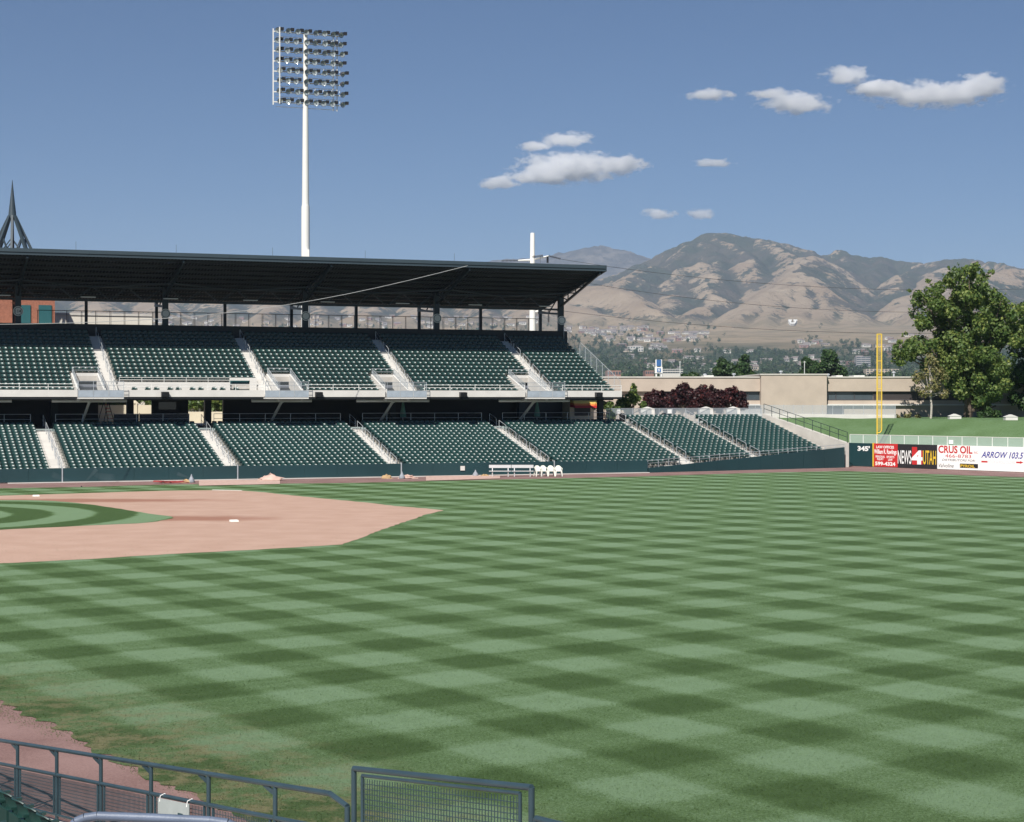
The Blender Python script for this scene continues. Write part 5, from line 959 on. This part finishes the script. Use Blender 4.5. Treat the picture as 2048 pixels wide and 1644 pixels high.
# ------------------------------------------------------------------ near railing, gate, handrail, seats
RD = Vector((.976, -1.46, 0)); RP = Vector((-3.53, 20.0, 0)); NR = Vector((-.8313, -.5558, 0))         # rail direction per post, post at photo column 417, towards the seats
M['rail_paint'] = mat('rail_paint', (.030, .055, .068), .38, .15, 2.5, .05, 60, spec=.6)
rt = lambda i: RP + RD * i + ZUP * (1.845 + .203 * i)
nr_ = thing('front_railing', 'dark teal tube railing with mesh infill along the front of the near seats', 'railing', rt(-1) - ZUP * 1.0)
mb = MB(); mb.path([rt(-6.5), rt(1.72), rt(1.93) - ZUP * .10, rt(1.93) - ZUP * 1.6], .029, 10); mb.build('top_rail', M['rail_paint'], nr_, True)
mb = MB(); mb.tube(rt(-6.5) - ZUP * .36, rt(1.93) - ZUP * .36, .026, 10); mb.build('middle_rail', M['rail_paint'], nr_, True)
mb = MB(); mb.tube(rt(-6.5) - ZUP * .93, rt(1.93) - ZUP * .93, .02, 8); mb.build('bottom_rail', M['rail_paint'], nr_, True)
for i in range(-6, 2):
    p = rt(i); mb = MB(); mb.tube(p, p - ZUP * 1.25, .026, 9); mb.bar(p - RD * .16 - ZUP * .045, p - ZUP * .10, .02, .05); mb.build('post', M['rail_paint'], nr_, True)
def wmesh(p, q, drop, gap, rad, parent, name, mat_):
    """woven wire panel hanging from the line p-q"""
    mb = MB(); L = (q - p).length; n = int(L / gap); k = int(drop / gap); wv = .006
    for i in range(1, n): c = p.lerp(q, i / n); mb.tube(c, c - ZUP * drop, rad, 4)
    for j in range(1, k): mb.tube(p - ZUP * drop * j / k, q - ZUP * drop * j / k, rad, 4)
    mb.build(name, mat_, parent)
for i in range(-6, 2):
    p, q = rt(i), rt(i + (1 if i < 1 else .93)); f = lambda t: p.lerp(q, t) - ZUP * .40; mb = MB()
    for t in (.07, .93): mb.tube(f(t) + ZUP * .02, f(t) - ZUP * .52, .018, 7)
    mb.build('panel_frame', M['rail_paint'], nr_); wmesh(f(.07), f(.93), .5, .043, .0042, nr_, 'wire_panel', M['rail_paint'])
gt = thing('front_gate', 'dark teal gate with woven wire panel at the bottom of the picture', 'gate', (-.7, 15.7, .9))
g0, g1 = Vector((-1.563, 17.0, 2.555)), Vector((.1634, 14.4, 2.955)); mb = MB(); mb.path([g0 - ZUP * 1.7, g0, g1, g1 - ZUP * 1.7], .028, 10); mb.build('frame', M['rail_paint'], gt, True)
fi, fo = g0.lerp(g1, .055) - ZUP * .06, g0.lerp(g1, .945) - ZUP * .06; mb = MB(); mb.path([fi - ZUP * 1.5, fi, fo, fo - ZUP * 1.5], .017, 8); mb.build('panel_frame', M['rail_paint'], gt, True); wmesh(fi - ZUP * .03, fo - ZUP * .03, 1.3, .05, .004, gt, 'wire_panel', M['rail_paint'])
gq = gp(823, 1637, 2.32); mb = MB(); s_a = g0.lerp(g1, .36) - ZUP * .53; s_b = g0.lerp(g1, .62) - ZUP * .53; mb.bar(s_a + NR * .04 - ZUP * .15, s_b + NR * .04 - ZUP * .15, .012, .32); tag(mb.build('notice', M['white_print']), 'white notice hanging on the near gate, cut off by the bottom edge', 'sign')
n2 = thing('lower_railing', 'dark tube railing starting right of the gate at the bottom edge', 'railing', (.6, 13.7, .9)); h0 = Vector((.2, 14.2, 2.745)); hd = Vector((.556, -.83, .06)); mb = MB(); mb.path([h0 - ZUP * 1.3, h0, h0 + hd * 5], .027, 9); mb.build('top_rail', M['rail_paint'], n2, True); mb = MB(); mb.tube(h0 + hd * 2.2, h0 + hd * 2.2 - ZUP * 1.3, .025, 8); mb.build('post', M['rail_paint'], n2, True)
# white notice tied to the middle rail
sgn = thing('tied_notice', 'pale board with a green square tied to the near railing', 'sign', rt(-.6) - ZUP * .9); p, q = rt(-.80) - ZUP * .38 + NR * .045, rt(-.26) - ZUP * .38 + NR * .045
mb = MB(); mb.hexa([p - ZUP * .34, q - ZUP * .34, q - ZUP * .34 + NR * .01, p - ZUP * .34 + NR * .01, p, q, q + NR * .01, p + NR * .01]); mb.build('board', mat('dull_board', (.36, .39, .375), .7, .06, 6), sgn)
mb = MB(); c0, c1 = p.lerp(q, .66), p.lerp(q, .82); e = NR * .013; mb.quad(c0 - ZUP * .27 + e, c1 - ZUP * .27 + e, c1 - ZUP * .13 + e, c0 - ZUP * .13 + e); mb.build('green_square', M['wall_green'], sgn)
for c in (p.lerp(q, .06), p.lerp(q, .94)): mb = MB(); mb.path([c - ZUP * .04 + e, c + ZUP * .03, c + ZUP * .05 - NR * .06, c + ZUP * .0 - NR * .08], .006, 5); mb.build('tie', M['white_print'], sgn)
M['blue_rail'] = mat('blue_grey_rail', (.11, .14, .20), .5, .12, 6, .1, 80)
hr = thing('aisle_handrail', 'blue-grey steel handrail loop at the bottom left', 'handrail', (-1.9, 10, 2.4)); B10 = lambda u, v: Vector(((u - U0) / F * 10, 10, zat(v, 10)))
mb = MB(); mb.path([B10(128, 1720), B10(140, 1656), B10(152, 1643), B10(170, 1635.5), B10(195, 1632), B10(300, 1635.5), B10(420, 1641.5), B10(455, 1646), B10(475, 1656), B10(482, 1672), B10(484, 1740)], .026, 10); mb.build('tube', M['blue_rail'], hr, True)
mb = MB(); mb.tube(B10(128, 1720), B10(128, 1720) - ZUP * 1.8, .026, 8); mb.tube(B10(484, 1740), B10(484, 1740) - ZUP * 1.8, .026, 8); mb.build('leg', M['blue_rail'], hr, True)
# near stand: rows step up from the railing towards the viewer
ns_ = thing('near_stand', 'pale concrete front rows of the near seating with dark green seats', 'stand', (-6, 20, 0)); mb = MB(); RU = RD.normalized()
q = lambda s, d, z: RP + RU * s + NR * d + ZUP * z
for i in range(9):
    d0, d1, z1 = .12 + .84 * i, .12 + .84 * (i + 1) + .002, .12 + .2 * i; mb.hexa([q(-26, d0, -.5), q(16, d0, -.5), q(16, d1, -.5), q(-26, d1, -.5), q(-26, d0, z1), q(16, d0, z1), q(16, d1, z1), q(-26, d1, z1)])
mb.build('stepped_floor', M['concrete'], ns_)
mb = MB(); mb.hexa([q(-7.1, -.1, -.5), q(3.4, -.1, -.5), q(3.4, .10, -.5), q(-7.1, .10, -.5), q(-7.1, -.1, .0), q(3.4, -.1, 1.2), q(3.4, .10, 1.2), q(-7.1, .10, .0)]); mb.build('coping', M['concrete'], ns_)
ang_ = math.atan2(-NR.y, -NR.x) + math.pi / 2
for row, (lo, hi) in enumerate(((-9, -2.6), (-9, -2.4))):
    s = lo
    while s < hi:
        p = q(s, .62 + .84 * row, .12 + .2 * row); o = bpy.data.objects.new('seat', SEATME); link(o); o.parent = ns_; o.location = p - WL[ns_.name]; o.rotation_euler = (0, 0, ang_); s += .5

# short blades of turf on the nearest outfield
r = np.random.default_rng(9); nb = 420000; yy = 1 / (1 / 85. + r.random(nb) * (1 / 15.5 - 1 / 85.)); xx = yy * r.uniform(-.335, .335, nb)
pu_ = xx * UX.x + yy * UX.y; kp = (pu_ > 11.8 + .22 * pnoise(xx * 1.3, yy * 1.3) + .3 * pnoise(xx * .31, yy * .31) + .1 * r.normal(size=nb)) & (r.random(nb) < np.clip((85 - yy) / 50, 0, 1)); xx, yy = xx[kp], yy[kp]; n = len(xx); an = r.uniform(0, 6.2832, n); L = r.uniform(.010, .026, n); wd = r.uniform(.004, .008, n) * (.7 + yy / 40); le = r.uniform(.1, .9, n); la = r.uniform(0, 6.2832, n)
p0 = np.stack([xx - np.cos(an) * wd, yy - np.sin(an) * wd, np.zeros(n)], 1); p1_ = np.stack([xx + np.cos(an) * wd, yy + np.sin(an) * wd, np.zeros(n)], 1); p2_ = np.stack([xx + np.cos(la) * le * L, yy + np.sin(la) * le * L, L * np.sqrt(1 - le * le * .8)], 1)
me = npmesh('turf_blades', np.stack([p0, p1_, p2_], 1).reshape(-1, 3), np.arange(3 * n).reshape(n, 3), M['grass']); o = bpy.data.objects.new('turf_blades', me); link(o); stuff(o); tag(o, 'short mown grass blades on the near part of the outfield', 'grass')
# ------------------------------------------------------------------ town on the foothills
r = np.random.default_rng(77); TP = []
def dens(u, v):
    n = float(fbm(np.array([u / 90.]), np.array([v / 28. + 3]), 3)[0])
    if v < 645: return 0
    if v < 702:
        if u > 1430 and not (1590 < u < 1720 and v > 676): return .02
        if 1330 < u < 1470 and v > 668: return .12
        if 1255 < u < 1430 and 683 < v: return .15
        return .5 + 1.0 * n
    return 1.0 + .6 * n
cand = 0
us = r.uniform(-120, 2120, 12500); vs_ = 650 + 136 * r.random(12500) ** .8; keep = [(u, v) for u, v in zip(us, vs_) if r.random() < dens(u, v)]
# height lookup along columns, vectorised
uu = np.array([k[0] for k in keep]); vv = np.array([k[1] for k in keep]); xs = (uu - U0) / F
HD = np.concatenate([np.linspace(450, 3000, 70), np.linspace(3030, 6300, 120)]); PX_ = xs[:, None] * HD[None]; ZZ = height(PX_, np.broadcast_to(HD, PX_.shape).copy()); RZ = H - (vv[:, None] - V0) / F * HD[None]
kk = np.argmax(ZZ > RZ, axis=1); ok = (ZZ > RZ).any(1)
D_ = HD[kk]; TXY = np.stack([xs * D_, D_, ZZ[np.arange(len(kk)), kk]], 1)[ok]
BL = []
for p in TXY:
    h = r.uniform(7, 12.5); w2 = h * r.uniform(.34, .5); con = r.random() < .12
    if con: w2 *= .5; h *= 1.25
    BL += [(p[0] + r.normal() * w2 * .4, p[1] + r.normal() * w2 * .4, p[2] + h * q, w2 * (1.1 - q * (.9 if con else .45)), w2, h * .28) for q in (.35, .6, .8)]
V_, F_, A_ = leaf_cloud(BL, 36 * len(TXY), -.36, 5, shell=.3)
me = npmesh('town_trees', V_, F_, M['leaf_far'], False, None, {'var': A_}); o = bpy.data.objects.new('town_trees', me); link(o); stuff(o); tag(o, 'mass of green town trees covering the far foot of the mountains', 'trees')
M['h_white'] = mat('far_house_white', (.55, .53, .48), .8); M['h_tan'] = mat('far_house_tan', (.44, .37, .29), .8); M['h_grey'] = mat('far_house_grey', (.33, .32, .31), .8); M['h_brick'] = mat('far_house_brick', (.29, .17, .14), .85); M['h_roof'] = mat('far_roof', (.20, .17, .16), .8); M['h_win'] = mat('far_window', (.07, .085, .10), .2)
def house(p, w_, d, h, ang, m, lab, grp):
    mb = MB(); c, s = math.cos(ang), math.sin(ang); T = lambda x, y, z: Vector((p.x + x * c - y * s, p.y + x * s + y * c, p.z + z)); a, b = w_ / 2, d / 2
    mb.hexa([T(-a, -b, -2), T(a, -b, -2), T(a, b, -2), T(-a, b, -2), T(-a, -b, h), T(a, -b, h), T(a, b, h), T(-a, b, h)]); e = .6
    mb.add([T(-a - e, -b - e, h), T(a + e, -b - e, h), T(a + e, b + e, h), T(-a - e, b + e, h), T(-a - e, 0, h + .3 * d), T(a + e, 0, h + .3 * d)], [(0, 1, 5, 4), (2, 3, 4, 5), (1, 2, 5), (3, 0, 4), (3, 2, 1, 0)], 1)
    for x in (-.6, -.15, .3): mb.box(0, 0, 0, 0, 0, 0) if False else mb.hexa([T(a * x, -b - .05, h * .35), T(a * x + a * .28, -b - .05, h * .35), T(a * x + a * .28, -b, h * .35), T(a * x, -b, h * .35), T(a * x, -b - .05, h * .75), T(a * x + a * .28, -b - .05, h * .75), T(a * x + a * .28, -b, h * .75), T(a * x, -b, h * .75)], 2)
    tag(mb.build('hillside_house', [m, M['h_roof'], M['h_win']]), lab, 'house', grp)
spots = []
for (u0, u1, v0, v1, n) in ((1128, 1300, 656, 668, 46), (1180, 1420, 666, 684, 42), (1240, 1330, 692, 702, 8), (1590, 1650, 684, 697, 9), (1250, 1720, 703, 745, 34), (1700, 1800, 690, 712, 10), (130, 330, 640, 655, 14), (330, 1100, 634, 657, 70), (1750, 1840, 672, 690, 6)):
    spots += [(r.uniform(u0, u1), r.uniform(v0, v1), v0) for _ in range(n)]
for u, v, v0 in spots:
    p = hit(u, v)
    if p is None or p.y > 6600: continue
    k = r.random(); m = M['h_white'] if k < .5 else M['h_tan'] if k < .75 else M['h_grey'] if k < .9 else M['h_brick']; w_ = r.uniform(11, 24); zone = ('pale house in the row on the bench below the mountain' if v0 < 680 and u > 1100 else 'small house among the trees of the far town' if u > 1100 else 'small far house seen between the roof posts')
    house(p, w_, r.uniform(8, 12), r.uniform(4, 7.5), r.uniform(-.5, .5), m, zone, zone.replace('house', 'houses', 1))
# white letter on the hillside
pc = hit(1584, 646.5)
if pc:
    ul = thing('hillside_letter', 'giant white block letter U laid out on the dry hillside', 'landmark', pc)
    sc2 = pc.y / F
    h1, h2, h3 = hit(1574, 651), hit(1596, 651), hit(1585, 640); n0 = (h2 - h1).cross(h3 - h1).normalized(); n0 = n0 if n0.z > 0 else -n0
    def on_slope(u, v):                              # photo ray met with the mean plane of the slope
        d = Vector(((u - U0) / F, 1, -(v - V0) / F)); o = Vector((0, 0, H)); return o + d * ((pc - o).dot(n0) / d.dot(n0))
    def drape(pts, nm):
        vs = [on_slope(u, v) for u, v in pts]; mb = MB(); k = len(vs); mb.add([q + n0 * 7 for q in vs] + [q - n0 * 12 for q in vs], [tuple(range(k)), tuple(range(2 * k - 1, k - 1, -1))] + [(i, i + k, (i + 1) % k + k, (i + 1) % k) for i in range(k)]); mb.build(nm, M['u_paint'], ul)
    drape([(1576, 643), (1583, 643), (1583, 645.5), (1576, 645.5)], 'left_serif'); drape([(1586, 643), (1594, 643), (1594, 645.5), (1586, 645.5)], 'right_serif')
    drape([(1577.5, 645.5), (1581.5, 645.5), (1581.5, 649), (1578.5, 649)], 'left_stem'); drape([(1588, 645.5), (1592, 645.5), (1591, 649), (1588, 649)], 'right_stem'); drape([(1578.5, 649), (1591, 649), (1588.5, 651.5), (1581, 651.5)], 'bowl')
# larger town buildings
def block(u0, u1, v0, v1, D, m, lab, floors=0, bays=0, dep=18, nm='office_building', band=False):
    if D > 1000: D = hit((u0 + u1) / 2, v1).y
    x0, x1 = (u0 - U0) / F * D, (u1 - U0) / F * D; z0, z1 = zat(v1, D), zat(v0, D); zg = min(z0, float(height(np.array([x0]), np.array([D * 1.]))[0])) - 2
    t = thing(nm, lab, 'building', ((x0 + x1) / 2, D, zg)); mb = MB(); mb.box(x0, x1, D, D + dep, zg, z1); mb.build('wall', m, t)
    for j in range(floors):
        fh = (z1 - z0) / floors
        for i in range(bays):
            bw = (x1 - x0) / bays; mb = MB(); mb.box(x0 + bw * (i + (.04 if band else .18)), x0 + bw * (i + (.96 if band else .82)), D - .12, D - .01, z0 + fh * (j + .28), z0 + fh * (j + .78)); mb.build('window', M['h_win'], t)
    return t
block(1732, 1798, 738, 757, 1300, M['h_tan'], 'wide pale apartment block behind the foul pole with rows of windows', 4, 9)
block(1713, 1741, 713, 737, 2300, M['h_grey'], 'pale grey glass office building on the slope left of the foul pole', 6, 3, band=True)
block(1695, 1716, 722, 734, 2200, M['h_brick'], 'red brick building on the slope beside the grey office building', 2, 4)
block(1325, 1366, 738, 747.5, 900, M['h_white'], 'long white low building right of the blue and white sign tower', 2, 8, band=True); block(1291, 1308, 741, 750, 930, M['h_brick'], 'low red building left of the blue and white sign tower', 1, 4); block(1214, 1242, 741, 752, 880, M['h_brick'], 'low red roofed building just right of the upper deck end', 1, 5)
block(1400, 1432, 737, 744, 1500, M['h_white'], 'low white building left of the dark tree pair', 1, 5); block(1522, 1560, 722, 728, 2000, M['h_tan'], 'long low tan building between the two groups of dark trees', 1, 6); block(1255, 1287, 693, 703, 3300, M['h_white'], 'white building on the slope above the sign tower', 2, 6)
D = 640.; st = thing('sign_tower', 'white twin-post sign tower with blue panels behind the tan building', 'sign', ((1317 - U0) / F * D, D, 3.6)); sx = lambda u: (u - U0) / F * D; sv = lambda v: zat(v, D)
for u in (1312.5, 1322.5): mb = MB(); mb.box(sx(u) - .28, sx(u) + .28, D, D + .6, 3, sv(719)); mb.build('post', M['white_paint'], st)
mb = MB(); mb.box(sx(1313), sx(1322), D - .3, D - .05, sv(732), sv(719.5)); mb.build('upper_panel', mat('sign_blue', (.04, .13, .32), .4), st); mb = MB(); mb.box(sx(1309.5), sx(1325), D - .3, D - .05, sv(746.5), sv(734)); mb.build('lower_panel', M['white_paint'], st)
mb = MB(); mb.box(sx(1314), sx(1321.5), D - .5, D - .32, sv(744), sv(736.5)); mb.build('badge', mat('sign_blue_b', (.04, .15, .36), .4), st); text_on('letter', 'S', (0, D - .51, 0), Vector((1, 0, 0)), ZUP, sx(1316), sx(1319.6), sv(742.8), sv(737.8), M['white_print'], st, bold=.04, off=.01)
for k, (u, v0) in enumerate(((1609, 722), (1360, 722))):
    D = 330.; mb = MB(); mb.lathe(((u - U0) / F * D, D, 3.6), [(.09, 0), (.07, zat(v0, D) - 3.6)], 6); mb.bar(((u - 3 - U0) / F * D, D, zat(v0 + 2, D)), ((u + 3 - U0) / F * D, D, zat(v0 + 2, D)), .06); tag(mb.build('street_pole', M['grey_white']), ['thin pale pole rising above the raised tan wall', 'thin pale pole left of the dark tree pair'][k], 'pole')
# ------------------------------------------------------------------ clouds
def cloud(cx, cy, blobs, lab, D=19000., seed=0.):
    us = [b[0] - b[2] for b in blobs] + [b[0] + b[2] for b in blobs]; vs = [b[1] - b[3] for b in blobs] + [b[1] + b[3] for b in blobs]
    u0, u1, v0, v1 = min(us) - 8, max(us) + 8, min(vs) - 5, max(vs) + 5; k = D / F; x0, x1, z0, z1 = (u0 - U0) * k, (u1 - U0) * k, zat(v1, D), zat(v0, D); dep = max(b[2] for b in blobs) * k * 1.1
    c = Vector(((x0 + x1) / 2, D, (z0 + z1) / 2)); mb = MB(); mb.box(x0, x1, D - dep / 2, D + dep / 2, z0, z1); m = bpy.data.materials.new('cloud_vapour'); m.use_nodes = True; g = NG(m); g.n.remove(g.n['Principled BSDF']); pos = g('NewGeometry').outputs['Position']
    shp = None
    for (u, v, ru, rv) in blobs:
        sub = g('VectorMath', {0: pos, 1: ((u - U0) * k, D, zat(v, D))}, operation='SUBTRACT').outputs[0]; sc = g('VectorMath', {0: sub, 1: (1 / (ru * k), 2 / dep * 1.05, 1 / (rv * k))}, operation='MULTIPLY').outputs[0]
        q = g.math('SUBTRACT', 1., g('VectorMath', {0: sc}, operation='LENGTH').outputs['Value']); shp = q if shp is None else g.math('MAXIMUM', shp, q)
    nv = g('VectorMath', {0: pos, 1: (1., 1., 2.)}, operation='MULTIPLY').outputs[0]; ns = g.noise(nv, .0065, 6., .62)
    f = g.sstep(g.math('ADD', shp, g.math('MULTIPLY', g.math('SUBTRACT', ns, .56), 2.4)), .0, .5); dn = g.math('MULTIPLY', f, .018)
    v = g('VolumeScatter', {'Color': (1, 1, 1, 1), 'Density': dn, 'Anisotropy': .2}); g.l.new(v.outputs[0], g.n['Material Output'].inputs['Volume']); o = mb.build('cloud', m); tag(o, lab, 'cloud', 'small white clouds')
cloud(0, 0, [(1140, 335, 125, 36), (1235, 330, 65, 20), (1085, 353, 85, 17)], 'largest low cloud above the power pole'); cloud(0, 0, [(1000, 365, 55, 15)], 'small cloud at the lower left of the largest low cloud'); cloud(0, 0, [(1130, 279, 66, 16), (1068, 293, 38, 10)], 'flat cloud just above the largest low cloud')
cloud(0, 0, [(1420, 189, 56, 15)], 'small flat cloud at the left of the high row'); cloud(0, 0, [(1592, 207, 80, 25), (1545, 188, 55, 11)], 'ragged middle cloud of the high row'); cloud(0, 0, [(1870, 190, 135, 27), (1962, 173, 58, 28), (1765, 180, 70, 17)], 'largest high cloud at the upper right'); cloud(0, 0, [(1695, 152, 60, 22), (1755, 172, 60, 13)], 'puffy cloud at the left tip of the largest high cloud')
cloud(0, 0, [(1433, 325, 46, 10)], 'tiny flat cloud alone in the middle of the sky'); cloud(0, 0, [(1322, 428, 42, 12)], 'left one of the two tiny clouds above the peak'); cloud(0, 0, [(1398, 428, 40, 12)], 'right one of the two tiny clouds above the peak')
# ------------------------------------------------------------------ haze
mb = MB(); mb.box(-7200, 7200, -60, 14700, -2.2, 1120); m = bpy.data.materials.new('haze_air'); m.use_nodes = True; m.node_tree.nodes.clear(); o_ = m.node_tree.nodes.new('ShaderNodeOutputMaterial'); v = m.node_tree.nodes.new('ShaderNodeVolumePrincipled')
v.inputs['Color'].default_value = (.60, .76, 1, 1); v.inputs['Density'].default_value = 5.6e-5; v.inputs['Anisotropy'].default_value = .1; m.node_tree.links.new(v.outputs[0], o_.inputs['Volume']); hz = mb.build('haze', m, origin=(0, 0, 0)); stuff(hz)
